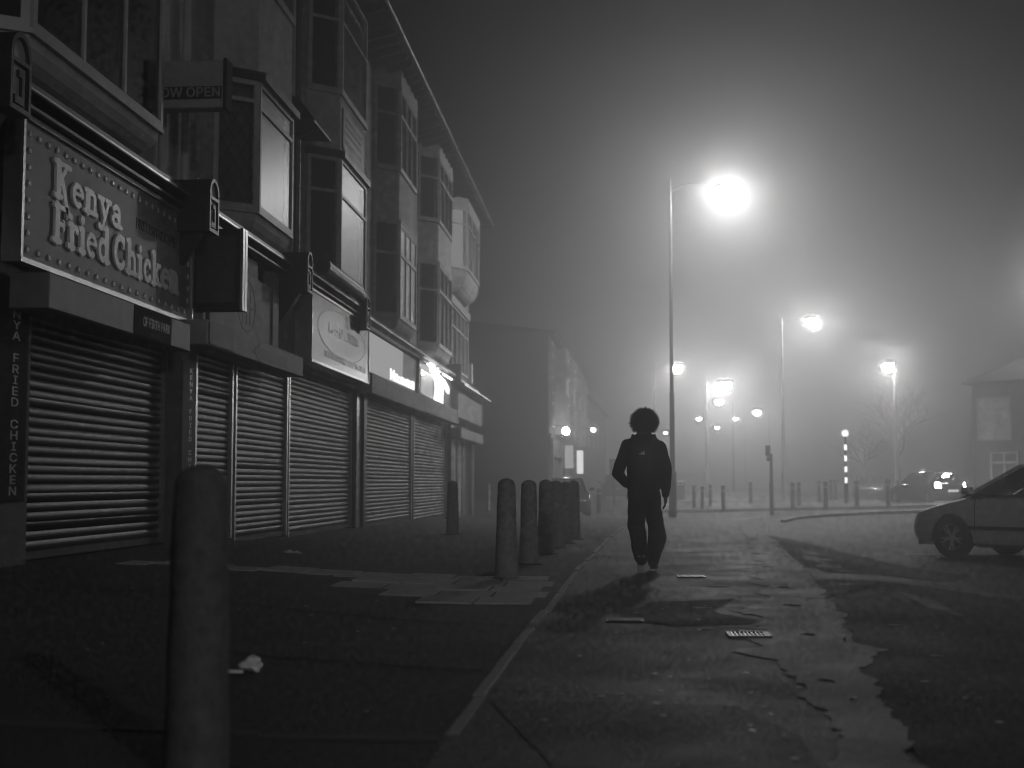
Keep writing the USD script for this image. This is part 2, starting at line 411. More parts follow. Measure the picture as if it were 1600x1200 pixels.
paint(LineString([(4.55, 21.6), (6.4, 21.7)]).buffer(.05, cap_style=2))
paint(LineString([(7.2, 33.9), (7.8, 34.0)]).buffer(.09, cap_style=2))
paint(LineString([(4.4, 47.0), (5.3, 49.5)]).buffer(.05, cap_style=2))
paint(LineString([(9.5, 52.2), (15.5, 50.8)]).buffer(.05, cap_style=2))

# ---------------------------------------------------------------- the parade of shops
XW = -5.85            # wall face
XS = -5.8             # shutter face
EAVES = 11.3

def shutter(b, y0, y1, z0, z1, mat='shutter_metal', pitch=.095, guides=True, label=None, x=XS):
    s = part_group('shutter', b)
    if label: s.SetCustomDataByKey('label', label)
    n = int((z1 - z0 - .08) / pitch)
    t = np.linspace(0, 1, 9)
    px = np.concatenate([[0.0], .004 + .013 * np.sin(np.pi * t) ** .7, [0.0]]); pz = np.concatenate([[0.], .006 + (pitch - .012) * t, [pitch]])
    rng = np.random.default_rng(int(abs(y0) * 100))
    for i in range(n):
        zb = z0 + .08 + i * pitch
        tilt = (rng.normal(0, .0030) + (.005 if rng.random() < .08 else 0)) * min(1.0, 15 / y0)
        v = []
        for yy, e in ((y0, 0), (y1, 0)):
            v += [(x + px[k] + tilt * (pz[k] / pitch - .5) * 4, yy, zb + pz[k]) for k in range(len(px))]
        m = len(px)
        f = [[k, m + k, m + k + 1, k + 1] for k in range(m - 1)]
        obj('lath', (np.array(v), np.array(f)), mat, s, smooth=50)
    obj('bottom_rail', bx(x - .01, x + .03, y0, y1, z0, z0 + .078), mat, s)
    if guides:
        obj('guide_rail', bx(x - .02, x + .07, y0 - .07, y0 + .012, z0, z1), 'aluminium', s)
        obj('guide_rail', bx(x - .02, x + .07, y1 - .012, y1 + .07, z0, z1), 'aluminium', s)
    return s

def seg(P, Q, s0, s1, z0, z1, th, out=0.0):
    """A box along the plan segment P-Q from s0 to s1 metres, th thick about the line, moved out along the right-hand normal."""
    P, Q = np.array(P, float), np.array(Q, float); d = Q - P; L = np.linalg.norm(d); d /= L; n = np.array([d[1], -d[0]])
    a, b = P + d * s0 + n * out, P + d * s1 + n * out
    pts = []
    for q in (a, b):
        for sg in (-.5, .5):
            for z in (z0, z1): pts.append((*(q + n * th * sg), z))
    return hull(pts)
def seg_quad(P, Q, s0, s1, z0, z1, out=0.0):
    P, Q = np.array(P, float), np.array(Q, float); d = Q - P; d /= np.linalg.norm(d); n = np.array([d[1], -d[0]])
    a, b = P + d * s0 + n * out, P + d * s1 + n * out
    return quad((*a, z0), (*b, z0), (*b, z1), (*a, z1))

def bay(b, y0, y1, run, z0, z1, d=.55, lights=1, transom=.68, blinds_or_rooms=('room_dark', 'blind_mid', 'room_dark'), frame='frame_white', label=None, lattice=False, misted=False, side_transom=None, small_top=False):
    g = part_group('bay_window', b)
    if label: g.SetCustomDataByKey('label', label)
    X1 = XW + d
    P = [(XW, y0 - run), (X1, y0), (X1, y1), (XW, y1 + run)]
    fm = []
    for k in range(3):
        A, B = P[k], P[k + 1]; L = math.dist(A, B)
        nl = lights if k == 1 else 1
        tr = transom if k == 1 else (side_transom if side_transom is not None else transom)
        e0, e1 = .0, L
        fm += [seg(A, B, e0, e0 + .08, z0, z1, .09), seg(A, B, e1 - .08, e1, z0, z1, .09)]
        fm += [seg(A, B, .075, L - .075, z0, z0 + .075, .094), seg(A, B, .075, L - .075, z1 - .075, z1, .094)]
        zt = z0 + (z1 - z0) * tr if tr else None
        edges = np.linspace(.08, L - .08, nl + 1)
        for m_ in edges[1:-1]: fm.append(seg(A, B, m_ - .028, m_ + .028, z0 + .07, z1 - .07, .08))
        if zt: fm.append(seg(A, B, .07, L - .07, zt - .03, zt + .03, .086))
        for i in range(nl):
            a, c = edges[i] + (.028 if i else 0), edges[i + 1] - (.028 if i < nl - 1 else 0)
            for (za, zb) in ([(z0 + .075, zt - .03), (zt + .03, z1 - .075)] if zt else [(z0 + .075, z1 - .075)]):
                obj('pane', seg_quad(A, B, a, c, za, zb, .012), 'misted_glass' if misted and k == 1 else 'window_glass', g)
                if small_top and k == 1 and zt and za > zt:
                    fm += [seg(A, B, a, a + .045, za, zb, .07), seg(A, B, c - .045, c, za, zb, .07), seg(A, B, a, c, zb - .045, zb, .066), seg(A, B, a, c, za, za + .045, .066)]
        obj('blind_or_room', seg_quad(A, B, .07, L - .07, z0 + .05, z1 - .05, -.11), blinds_or_rooms[k], g)  # pale sheets are blinds, black ones paint the unlit room
        if lattice and k == 0:
            bars = []
            zz0, zz1 = z0 + .1, zt - .03 if zt else z1 - .1
            w, h = L - .16, zz1 - zz0; st = .2
            for q in np.arange(-h, w + h, st):
                for sg in (1, -1):
                    p0, p1 = (q, 0.), (q + h * .62, h)
                    if sg < 0: p0, p1 = (q + h * .62, 0.), (q, h)
                    ln = LineString([p0, p1]).intersection(Polygon([(0, 0), (w, 0), (w, h), (0, h)]))
                    if ln.length > .03 and ln.geom_type == 'LineString':
                        (s0, t0), (s1, t1) = ln.coords
                        dd = (np.array(B) - A) / L; nn = np.array([dd[1], -dd[0]]) * .02
                        pa = np.array(A) + dd * (.08 + s0) + nn; pb = np.array(A) + dd * (.08 + s1) + nn
                        bars.append(tube((*pa, zz0 + t0), (*pb, zz0 + t1), .006, n=4))
            obj('lead_lattice', cat_(bars), 'dark_paint', g)
    obj('frame', cat_(fm), frame, g)
    poly = Polygon([(XW - .02, y0 - run)] + P + [(XW - .02, y1 + run)])
    sill = poly.buffer(.05, join_style=2)
    sill = sill.intersection(Polygon([(XW, -9), (0, -9), (0, 99), (XW, 99)]))
    obj('sill', extr(sill, .05, z0 - .05), 'frame_white', g)
    return g, poly

def plan(y0, y1, run, d=.55, grow=0.):
    p = Polygon([(XW, y0 - run), (XW + d, y0), (XW + d, y1), (XW, y1 + run)])
    if grow: p = p.buffer(grow, join_style=2).intersection(Polygon([(XW, -9), (0, -9), (0, 99), (XW, 99)]))
    return p
def taper(y0, y1, run, z0, z1, d=.55, f=.12):
    P = [(XW, y0 - run), (XW + d, y0), (XW + d, y1), (XW, y1 + run)]
    c = (y0 + y1) / 2; pts = []
    for i in range(7):
        a = i / 6; s = f + (1 - f) * math.sin(a * math.pi / 2) ** 1.0
        z = z0 + (z1 - z0) * (1 - math.cos(a * math.pi / 2)) * 1.0
        pts.append([(XW + (x - XW) * s, c + (y - c) * (.72 + .28 * s), z) for x, y in P])
    return cat_([hull(pts[i] + pts[i + 1]) for i in range(6)])

def corbel(b, y, z0=4.13, w=.40):
    g = part_group('corbel', b)
    x0, x1 = XW, -5.1
    pr = [(y + w / 2 * math.cos(t), 4.62 + .21 * math.sin(t)) for t in np.linspace(0, math.pi, 11)]
    pr = [(y + w / 2, z0), *pr, (y - w / 2, z0)]
    poly = Polygon([(p[0], p[1]) for p in pr])
    m = extr(poly, x1 - x0 - .03); m = trimesh.Trimesh(np.column_stack([x0 + m.vertices[:, 2], m.vertices[:, 0], m.vertices[:, 1]]), m.faces)
    obj('block', m, 'dark_paint', g)
    rim = poly.difference(poly.buffer(-.045)).union(Polygon([(y - w / 2, 4.55), (y + w / 2, 4.55), (y + w / 2, 4.59), (y - w / 2, 4.59)]))
    m = extr(rim, .05); obj('face_moulding', trimesh.Trimesh(np.column_stack([x1 - .03 + m.vertices[:, 2], m.vertices[:, 0], m.vertices[:, 1]]), m.faces), 'lead', g)
    m = extr(poly.buffer(-.046), .012); obj('face_panel', trimesh.Trimesh(np.column_stack([x1 - .03 + m.vertices[:, 2], m.vertices[:, 0], m.vertices[:, 1]]), m.faces), 'frame_white', g)
    m = extr(Polygon([(y - .09, 4.2), (y + .09, 4.2), (y + .09, 4.5), (y - .02, 4.5), (y - .02, 4.44), (y + .04, 4.44), (y + .04, 4.27), (y - .09, 4.27)]), .03)
    obj('face_ornament', trimesh.Trimesh(np.column_stack([x1 - .02 + m.vertices[:, 2], m.vertices[:, 0], m.vertices[:, 1]]), m.faces), 'dark_paint', g)
    sc = [hull([(x0, y + s * .09, z) for s in (-1, 1) for z in (a0, a1)] + [(xx, y + s * .09, z) for s in (-1, 1) for xx, z in ((c0, a0), (c1, a1))])
          for a0, a1, c0, c1 in ((3.85, z0, -5.42, -5.24), (3.55, 3.85, -5.62, -5.42), (3.30, 3.55, -5.72, -5.62))]
    obj('scroll', cat_(sc), 'dark_paint', g)

def unit(label, y0, y1, wall='render_wall', front=None, brackets=True):
    b = thing('shop_building', label, 'building', group='shops with flats above in the parade')
    base = min(G(XS, y0), G(XS, y1)) - .4
    obj('wall', bx(-14, XW, y0, y1, base, EAVES), wall, b)
    obj('soffit', bx(XW, -4.93, y0, y1, EAVES - .02, EAVES + .05), 'dark_paint', b)
    obj('gutter', tube((-4.88, y0, EAVES + .05), (-4.88, y1, EAVES + .05), .065, n=8), 'dark_paint', b)
    for yy in np.arange(y0 + .25, y1 - .1, .62):
        obj('eaves_bracket', hull([(XW, yy + s, EAVES - .02) for s in (-.045, .045)] + [(-4.96, yy + s, EAVES - .02) for s in (-.045, .045)] + [(-4.96, yy + s, EAVES - .09) for s in (-.045, .045)] + [(XW, yy + s, EAVES - .30) for s in (-.045, .045)]), 'frame_dark', b)
    r = [(-4.86, EAVES + .1), (-9.8, EAVES + 2.5), (-14.2, EAVES + .1), (-14.2, EAVES), (-4.86, EAVES + .02)]
    obj('roof', hull([(x, y, z) for y in (y0, y1) for x, z in r]), 'roof_slate', b)
    return b

A = unit('near shop building with the tall dark first floor bay above the studded red sign', 10.9, 16.95)
B = unit('shop building whose bay has diamond leaded side glass, over the bare pale signboard', 16.95, 22.4)
C = unit('shop building whose front spandrel carries a lettered plate, beside the leaded bay', 22.4, 28.95)
D = unit('shop building above the glowing blank lit sign panel', 28.95, 37.4)
E_ = unit('shop building above the brightest lit shop sign', 37.4, 45.2)
Fb = unit('end shop building of the parade with the lit upper oriel window', 45.2, 53.6)
NEAR = unit('shop building at the near end of the parade, mostly out of view', 4.5, 10.9)

# --- bays and spandrels
bay(NEAR, 6.2, 9.4, .35, 5.05, 7.35, lights=2, transom=None); obj('bay_base', taper(6.2, 9.4, .35, 4.6, 5.0), 'render_panel', NEAR)
bay(A, 11.6, 15.12, .35, 5.08, 7.4, lights=3, transom=None, blinds_or_rooms=('room_dark',) * 3, frame='frame_white')
obj('bay_base', taper(11.6, 15.12, .35, 4.68, 5.03), 'render_panel', A)
obj('spandrel', extr(plan(11.6, 15.12, .35), 1.15, 7.4), 'render_panel', A)
bay(A, 11.6, 15.12, .35, 8.6, 10.8, lights=3, blinds_or_rooms=('room_dark',) * 3)
bay(B, 19.42, 21.5, .45, 5.0, 6.95, lights=1, transom=.80, blinds_or_rooms=('blind_mid', 'blind_pale', 'room_dark'), lattice=True, misted=True, label='first floor bay with diamond leaded side light', side_transom=.84)
obj('bay_base', taper(19.42, 21.5, .45, 4.55, 4.95), 'render_panel', B)
obj('cornice', extr(plan(19.42, 21.5, .45, grow=.13), .12, 6.95), 'dark_paint', B)
obj('spandrel', extr(plan(19.42, 21.5, .45), 1.45, 7.07), 'render_panel', B)
bay(B, 19.42, 21.5, .45, 8.57, 10.85, lights=1, transom=.62, blinds_or_rooms=('room_dark', 'blind_mid', 'room_dark'))
bay(C, 25.4, 28.0, .45, 4.85, 7.25, lights=1, misted=True, transom=.70, blinds_or_rooms=('room_dark', 'blind_pale', 'room_dark'), side_transom=.72)
obj('bay_base', taper(25.4, 28.0, .45, 4.5, 4.8), 'render_panel', C)
obj('cornice', extr(plan(25.4, 28.0, .45, grow=.12), .13, 7.25), 'dark_paint', C)
obj('spandrel', extr(plan(25.4, 28.0, .45), 1.12, 7.38), 'render_panel', C)
bay(C, 25.4, 28.0, .45, 8.55, 10.85, lights=1, transom=.62, blinds_or_rooms=('room_dark', 'room_dark', 'room_dark'))
bay(D, 32.6, 35.3, .55, 5.05, 7.4, lights=3, misted=True, transom=.66, blinds_or_rooms=('room_dark', 'blind_mid', 'blind_mid'), small_top=True)
obj('bay_base', taper(32.6, 35.3, .55, 4.62, 5.0), 'render_panel', D)
obj('spandrel', extr(plan(32.6, 35.3, .55), 1.2, 7.45), 'render_panel', D)
obj('cornice', extr(plan(32.6, 35.3, .55, grow=.06), .05, 7.4), 'frame_white', D)
bay(D, 32.6, 35.3, .55, 8.72, 10.8, lights=3, transom=.66, blinds_or_rooms=('room_dark', 'room_dark', 'room_dark'), small_top=True)
obj('head_band', extr(plan(32.6, 35.3, .55, grow=.05), .42, 10.8), 'render_panel', D)
bay(E_, 40.0, 43.2, .6, 5.1, 7.6, lights=3, transom=.66, blinds_or_rooms=('blind_mid', 'blind_mid', 'blind_mid'), small_top=True)
obj('bay_base', taper(40.0, 43.2, .6, 4.65, 5.05), 'render_panel', E_)
obj('spandrel', extr(plan(40.0, 43.2, .6), 1.15, 7.65), 'render_panel', E_)
obj('cornice', extr(plan(40.0, 43.2, .6, grow=.06), .05, 7.6), 'frame_white', E_)
bay(E_, 40.0, 43.2, .6, 8.87, 10.85, lights=3, transom=.66, blinds_or_rooms=('room_dark', 'blind_mid', 'room_dark'), small_top=True)
obj('head_band', extr(plan(40.0, 43.2, .6, grow=.05), .40, 10.85), 'render_panel', E_)
bay(Fb, 47.4, 51.6, .8, 8.6, 10.75, lights=3, transom=.74, blinds_or_rooms=('lit_curtain', 'blind_pale', 'blind_pale'), label='lit second floor oriel window', d=.6)
obj('head_band', extr(plan(47.4, 51.6, .8, d=.6, grow=.05), .38, 10.75), 'render_panel', Fb)
obj('oriel_base', taper(47.4, 51.6, .8, 7.75, 8.55, d=.6), 'render_panel', Fb)
fr = [bx(XW, XW + .1, a - .04, a + .04, 5.1, 7.3) for a in np.linspace(46.0, 52.6, 6)]
fr += [bx(XW, XW + .09, 46, 52.6, z - .04, z + .04) for z in (5.1, 6.6, 7.3)]
obj('window_frame', cat_(fr), 'frame_white', Fb)
for a, c in zip(np.linspace(46.0, 52.6, 6)[:-1], np.linspace(46.0, 52.6, 6)[1:]):
    obj('window_pane', quad((XW + .04, a + .04, 5.14), (XW + .04, c - .04, 5.14), (XW + .04, c - .04, 6.56), (XW + .04, a + .04, 6.56)), 'window_glass', Fb)
    obj('window_pane', quad((XW + .04, a + .04, 6.64), (XW + .04, c - .04, 6.64), (XW + .04, c - .04, 7.26), (XW + .04, a + .04, 7.26)), 'window_glass', Fb)
obj('window_blind', bx(XW, XW + .012, 46, 52.6, 5.1, 7.3), 'blind_mid', Fb)
obj('window_head', bx(XW, XW + .16, 45.8, 52.8, 7.34, 7.62), 'frame_white', Fb)
obj('notice_board', bx(XW, XW + .2, 52.85, 53.4, 4.9, 5.7), 'frame_white', Fb)
# --- shop fronts: cornices, pilasters, corbels, shutters, boxes
for b, y0, y1, xo in ((NEAR, 4.6, 10.7, -5.34), (A, 11.1, 16.5, -5.34), (B, 16.9, 21.9, -5.34), (C, 22.3, 27.2, -5.2), (D, 27.6, 37.4, -5.36), (E_, 37.4, 45.2, -5.36), (Fb, 45.2, 53.5, -5.42)):
    obj('shop_cornice', cat_([hull([(XW, y, z) for y in (y0, y1) for z in (4.46, 4.72)] + [(xo, y, 4.56) for y in (y0, y1)] + [(xo, y, 4.64) for y in (y0, y1)]),
                              bx(XW, xo - .04, y0, y1, 4.425, 4.458)]), 'lead' if b not in (D, E_) else 'render_panel', b)
    obj('cornice_strip', bx(xo - .02, xo + .008, y0, y1, 4.57, 4.59), 'aluminium', b)
for b, y in ((A, 11.0), (A, 16.62), (B, 22.05), (C, 27.4)): corbel(b, y)
for b, y0, y1, m in ((A, 11.5, 12.5, 'stone_pilaster'), (A, 16.95, 17.6, 'stone_pilaster'), (C, 29.75, 30.15, 'dark_paint'), (E_, 45.85, 46.6, 'dark_paint'), (Fb, 52.6, 53.5, 'stone_pilaster')):
    obj('pilaster', cbx(XW, -5.6, y0, y1, G(XS, y0) - .3, 2.98), m, b)
obj('tiled_pier', cbx(XW, -5.66, 29.12, 29.7, G(XS, 29) - .3, 3.0), 'dark_paint', C)
for k in range(16):
    obj('tile', cbx(-5.66, -5.645, 29.14, 29.42, -.02 + k * .185, .155 + k * .185, .004), 'tile_glazed', C)
shutter(A, 12.68, 16.78, .2, 2.72)
shutter(B, 18.1, 19.8, .13, 2.78); shutter(B, 20.06, 23.2, .05, 2.82)
shutter(C, 23.42, 29.0, .0, 3.0)
shutter(D, 30.4, 37.72, -.08, 2.95); shutter(E_, 38.2, 45.7, -.2, 3.0)
shutter(Fb, 47.4, 48.9, .35, 2.5, 'shutter_pale'); shutter(Fb, 49.15, 50.6, -.3, 2.5, 'shutter_pale'); shutter(Fb, 50.9, 52.5, .75, 2.5)
obj('stall_riser', bx(XW, -5.74, 50.8, 52.55, -.5, .75), 'dark_paint', Fb)
obj('shutter_box', cbx(-5.62, -5.2, 11.95, 16.1, 2.56, 2.9, .012), 'box_paint', A)
obj('shaded_box_patch', cbx(-5.2, -5.194, 14.15, 15.38, 2.57, 2.89, .002), 'shaded_box_patch', A)  # dark lettering backing, with the hanging sign's shadow put into its colour
obj('shutter_box', cbx(-5.62, -5.2, 16.75, 22.1, 2.72, 3.05, .012), 'board_pale', B)
obj('box_plate', cbx(-5.2, -5.185, 16.85, 17.95, 2.74, 3.03, .004), 'board_ghost', B)
m_ = Polygon([(19.0, 2.86), (19.35, 3.0), (19.35, 2.93), (21.0, 2.93), (21.0, 2.78), (19.35, 2.78), (19.35, 2.72)])
mm = extr(m_, .004); obj('painted_arrow', trimesh.Trimesh(np.column_stack([-5.2 + mm.vertices[:, 2], mm.vertices[:, 0], mm.vertices[:, 1]]), mm.faces), 'board_ghost', B)
obj('shutter_box', cbx(-5.62, -5.32, 29.2, 37.3, 2.93, 3.38, .012), 'board_pale', D)
obj('shutter_box', cbx(-5.62, -5.32, 37.33, 45.6, 2.95, 3.42, .012), 'board_pale', E_)
obj('shutter_box', cbx(-5.62, -5.25, 45.9, 53.55, 2.5, 2.86, .012), 'board_pale', Fb)
obj('shutter_casing', bx(XW, -5.62, 22.5, 29.0, 3.0, 4.38), 'board_ghost', C)
# drain pipes and the small hood between the bays
for b, y in ((A, 16.6), (B, 17.5), (B, 22.6), (C, 23.9), (C, 29.1), (D, 37.2)):
    obj('drain_pipe', tube((XW + .08, y, 4.7), (XW + .08, y, EAVES - .05), .055, n=10), 'render_panel' if y < 20 else 'frame_dark', b)
hd = [hull([(XW, y, z) for y in (22.9, 24.4) for z in (7.35, 7.5)] + [(-5.25, y, 7.3) for y in (22.95, 24.35)] + [(-5.25, y, 7.35) for y in (22.95, 24.35)] + [(XW + .25, y, 7.82) for y in (23.2, 24.1)] + [(XW, y, 7.95) for y in (23.3, 24.0)])]
obj('hood', cat_(hd), 'dark_paint', C)
obj('awning_roll', cat_([tube((-5.12, 23.2, 4.78), (-5.12, 26.4, 4.78), .14, n=14), tube((-5.12, 26.4, 4.76), (-5.12, 26.9, 4.76), .10, n=12), bx(XW, -5.12, 23.4, 23.5, 4.7, 4.78), bx(XW, -5.12, 26.2, 26.3, 4.7, 4.78)]), 'lead', C)
# letter plate on the spandrel of the third building: lines of raised lettering too small to read
pl = part_group('spandrel_plate', C)
obj('plate', cbx(XW + .55, XW + .575, 25.6, 27.8, 7.5, 8.3, .006), 'sign_cream', pl)
rng = np.random.default_rng(5); ms = []
for z, h in ((8.12, .07), (7.98, .07), (7.84, .07), (7.64, .11)):
    y = 25.75
    while y < 27.5:
        w = rng.uniform(.05, .10); ms.append(bx(XW + .575, XW + .579, y, y + w * .8, z, z + h * rng.uniform(.7, 1))); y += w + (.06 if rng.random() < .2 else .012)
obj('lettering', cat_(ms), 'frame_dark', pl).SetCustomDataByKey('kind', 'stuff')

# ---------------------------------------------------------------- shop signs
def stroke(pts, w):
    return LineString(pts).buffer(w / 2, cap_style=1, join_style=1, quad_segs=5)
def arc(cx, cy, rx, ry, a0, a1, n=18):
    return [(cx + rx * math.cos(math.radians(a)), cy + ry * math.sin(math.radians(a))) for a in np.linspace(a0, a1, n)]
ST, SF = .25, .15
def serif(x, y, w=.34): return stroke([(x - w / 2, y), (x + w / 2, y)], SF)
XH = .66
def glyph(c):
    U = unary_union
    s = lambda *p: stroke(list(p), ST)
    if c == 'K': return U([s((.2, .06), (.2, .94)), serif(.2, .05), serif(.2, .95), stroke([(.25, .45), (.62, .93)], .15), serif(.66, .95, .3), stroke([(.36, .55), (.52, .22), (.62, -.12), (.74, -.32), (.92, -.36)], .19)]), .86
    if c == 'e': return U([stroke(arc(.33, .33, .24, .27, 8, 300), .16), stroke([(.12, .37), (.56, .37)], .10)]), .68
    if c == 'n': return U([s((.17, .05), (.17, .6)), serif(.17, .05, .3), serif(.13, .62, .2), stroke([(.17, .42)] + arc(.37, .42, .2, .2, 150, 0) + [(.57, .05)], .18), serif(.57, .05, .3)]), .76
    if c == 'y': return U([stroke([(.14, .6), (.36, .1)], .18), stroke([(.6, .6), (.36, .05), (.24, -.22), (.06, -.24)], .15), serif(.14, .62, .3), serif(.6, .62, .26), Point(.08, -.2).buffer(.1)]), .72
    if c == 'a': return U([stroke(arc(.3, .2, .19, .15, 20, 380), .15), stroke([(.14, .52)] + arc(.33, .42, .17, .18, 120, 0) + [(.5, .06)], .17), serif(.56, .05, .22)]), .7
    if c == 'F': return U([s((.2, .06), (.2, .94)), serif(.2, .05, .4), stroke([(.06, .94), (.72, .94)], .14), stroke([(.72, .94), (.73, .76)], .1), stroke([(.2, .5), (.56, .5)], .13), stroke([(.56, .6), (.56, .4)], .09)]), .78
    if c == 'r': return U([s((.17, .05), (.17, .6)), serif(.17, .05, .32), serif(.12, .62, .2), stroke([(.17, .4), (.3, .58), (.46, .58)], .15), Point(.47, .52).buffer(.1)]), .58
    if c == 'i': return U([s((.17, .05), (.17, .6)), serif(.17, .05, .32), serif(.12, .62, .2), Point(.17, .88).buffer(.12)]), .38
    if c == 'd': return U([stroke(arc(.3, .33, .21, .26, 0, 360), .17), s((.53, .06), (.53, .94)), serif(.47, .95, .22), serif(.59, .05, .2)]), .76
    if c == 'C': return U([stroke(arc(.46, .5, .33, .42, 50, 318), .2), stroke([(.7, .92), (.7, .66)], .12)]), .86
    if c == 'h': return U([s((.17, .05), (.17, .94)), serif(.17, .05, .3), serif(.12, .95, .2), stroke([(.17, .42)] + arc(.37, .42, .2, .2, 150, 0) + [(.57, .05)], .18), serif(.57, .05, .3)]), .76
    if c == 'c': return U([stroke(arc(.33, .33, .23, .27, 45, 320), .18), Point(.49, .5).buffer(.1)]), .62
    if c == 'k': return U([s((.17, .05), (.17, .94)), serif(.17, .05, .3), serif(.12, .95, .2), stroke([(.2, .28), (.5, .6)], .13), serif(.54, .62, .24), stroke([(.3, .36), (.56, .06)], .17), serif(.6, .05, .24)]), .74
SIGN_X = -5.5
sgn = thing('fascia_sign', 'large studded red shop sign with raised puffy letters above the nearest shutter', 'sign', group=None)
obj('panel', bx(-5.64, SIGN_X, 11.98, 15.70, 3.04, 4.37), 'sign_red', sgn)
obj('panel', bx(-5.64, SIGN_X, 15.706, 17.0, 3.04, 4.37), 'sign_red', sgn)
fr = [bx(-5.66, SIGN_X + .035, 11.93, 17.04, z, z + .05) for z in (3.0, 4.36)] + [bx(-5.66, SIGN_X + .03, y, y + .05, 3.05, 4.36) for y in (11.93, 16.99)]
obj('frame', cat_(fr), 'aluminium', sgn)
def word(txt, y0, y1, zb, cap, depth=.024):
    gl, x = [], 0.
    for c in txt:
        g, w = glyph(c); gl.append((g, x)); x += w * 1.04 + .02
    sx = (y1 - y0) / x
    for g, xo in gl:
        p = affinity.scale(affinity.translate(g, xo, 0), sx, cap, origin=(0, 0))
        p = p.buffer(.006)
        body = extr(p.simplify(.002), depth * .62); top = extr(p.buffer(-.008).simplify(.002), depth)
        obj('letter', to_facade(cat_([body, top]), SIGN_X, y0, zb), 'sign_letter', sgn)
word('Kenya', 12.66, 14.5, 3.77, .37)
word('Fried', 12.66, 14.16, 3.32, .39)
word('Chicken', 14.24, 16.5, 3.32, .39)
def star(y, z, r=.035):
    p = Polygon([(y + (r if k % 2 == 0 else r * .45) * math.sin(k * math.pi / 5), z + (r if k % 2 == 0 else r * .45) * math.cos(k * math.pi / 5)) for k in range(10)])
    m = extr(p, .014)
    obj('star', trimesh.Trimesh(np.column_stack([SIGN_X + m.vertices[:, 2], m.vertices[:, 0], m.vertices[:, 1]]), m.faces), 'sign_letter', sgn)
for k in range(23): star(12.12 + k * .21, 4.24)
for k in range(20): star(12.12 + k * .243, 3.14)
for k in range(1, 7): star(12.12, 4.24 - k * .157); star(16.86, 4.24 - k * .157)
def letters(m, mat, parent, name='letter'):
    for c in m.split(only_watertight=False): obj(name, c, mat, parent)
def txt(s, h, x, y0, y1, z, mat, parent, name='letter', depth=.006, bold=True):
    m = meshkit.text_mesh(s, h, depth, bold)
    m.apply_translation((-m.bounds[0][0], 0, 0)); m.apply_scale(((y1 - y0) / (m.bounds[1][0]), 1, 1))
    letters(to_facade(m, x, y0, z), mat, parent, name)
txt('BRITISH RECIPE', .115, SIGN_X, 14.98, 16.35, 3.90, 'sign_small_letter', sgn)
txt('OF FIRTH PARK', .10, -5.194, 14.42, 15.32, 2.69, 'sign_pale', A, 'box_letter', .004)
def vertical(label, y0, y1, z0, z1, h, mat, lm, words='KENYA FRIED CHICKEN'):
    t = thing('pilaster_sign', label, 'sign', group=None)
    obj('panel', cbx(-5.6, -5.575, y0, y1, z0, z1, .004), mat, t)
    n = len(words); dz = (z1 - z0 - .12) / n; z = z1 - .06 - dz
    for c in words:
        if c != ' ':
            m = meshkit.text_mesh(c, h, .005, True); m.apply_translation((-m.bounds[:, 0].mean(), 0, 0))
            m.apply_scale((2.3, 1, 1)); obj('letter', to_facade(m, -5.575, (y0 + y1) / 2 + .06, z), lm, t)
        z -= dz
vertical('upright letter panel on the pilaster at the near side of the first shutter', 11.72, 12.38, .78, 2.86, .078, 'sign_dark', 'sign_pale')
vertical('upright letter panel on the pilaster between the first and second shutters', 17.0, 17.52, .72, 2.55, .06, 'stone_pilaster', 'sign_letter')

# hanging box sign (its mascot picture is left out)
t = thing('projecting_sign', 'dark hanging box sign with bright metal edge beside the studded red sign', 'sign')
obj('case', cbx(-5.66, -4.99, 17.5, 17.74, 3.26, 4.36, .012), 'sign_dark', t)
obj('face_panel', cbx(-5.58, -5.06, 17.488, 17.5, 3.36, 4.26, .003), 'face_dark', t)
obj('face_frame', cat_([bx(-5.63, -5.01, 17.478, 17.5, z, z + .045) for z in (3.30, 4.27)] + [bx(x, x + .045, 17.479, 17.5, 3.345, 4.27) for x in (-5.63, -5.055)]), 'sign_dark', t)
obj('edge_strip', cbx(-4.99, -4.95, 17.49, 17.60, 3.25, 4.37, .008), 'aluminium', t)
obj('edge_strip', cbx(-4.99, -4.955, 17.63, 17.75, 3.25, 4.37, .008), 'aluminium', t)
obj('bracket', cat_([tube((-5.45, 17.6, 3.26), (-5.45, 17.6, 3.04), .03), bx(-5.85, -5.45, 17.58, 17.62, 3.05, 3.1)]), 'iron', t)
t = thing('projecting_sign', 'grey box sign reading NOW OPEN fixed beyond the tall dark bay', 'sign')
obj('case', cbx(-5.9, -4.80, 15.98, 16.2, 5.58, 6.18, .012), 'sign_pale', t)
obj('letter_band', cbx(-5.80, -4.82, 15.972, 15.98, 5.69, 5.85, .002), 'sign_dark', t)
m = meshkit.text_mesh('NOW OPEN', .115, .004, True); m.apply_scale((.88 / m.bounds[1][0], 1, 1)); letters(to_cam_face(m, -5.72, 15.972, 5.72), 'sign_pale', t)
obj('end_cap', cbx(-4.80, -4.756, 15.96, 16.22, 5.56, 6.20, .008), 'sign_dark', t)
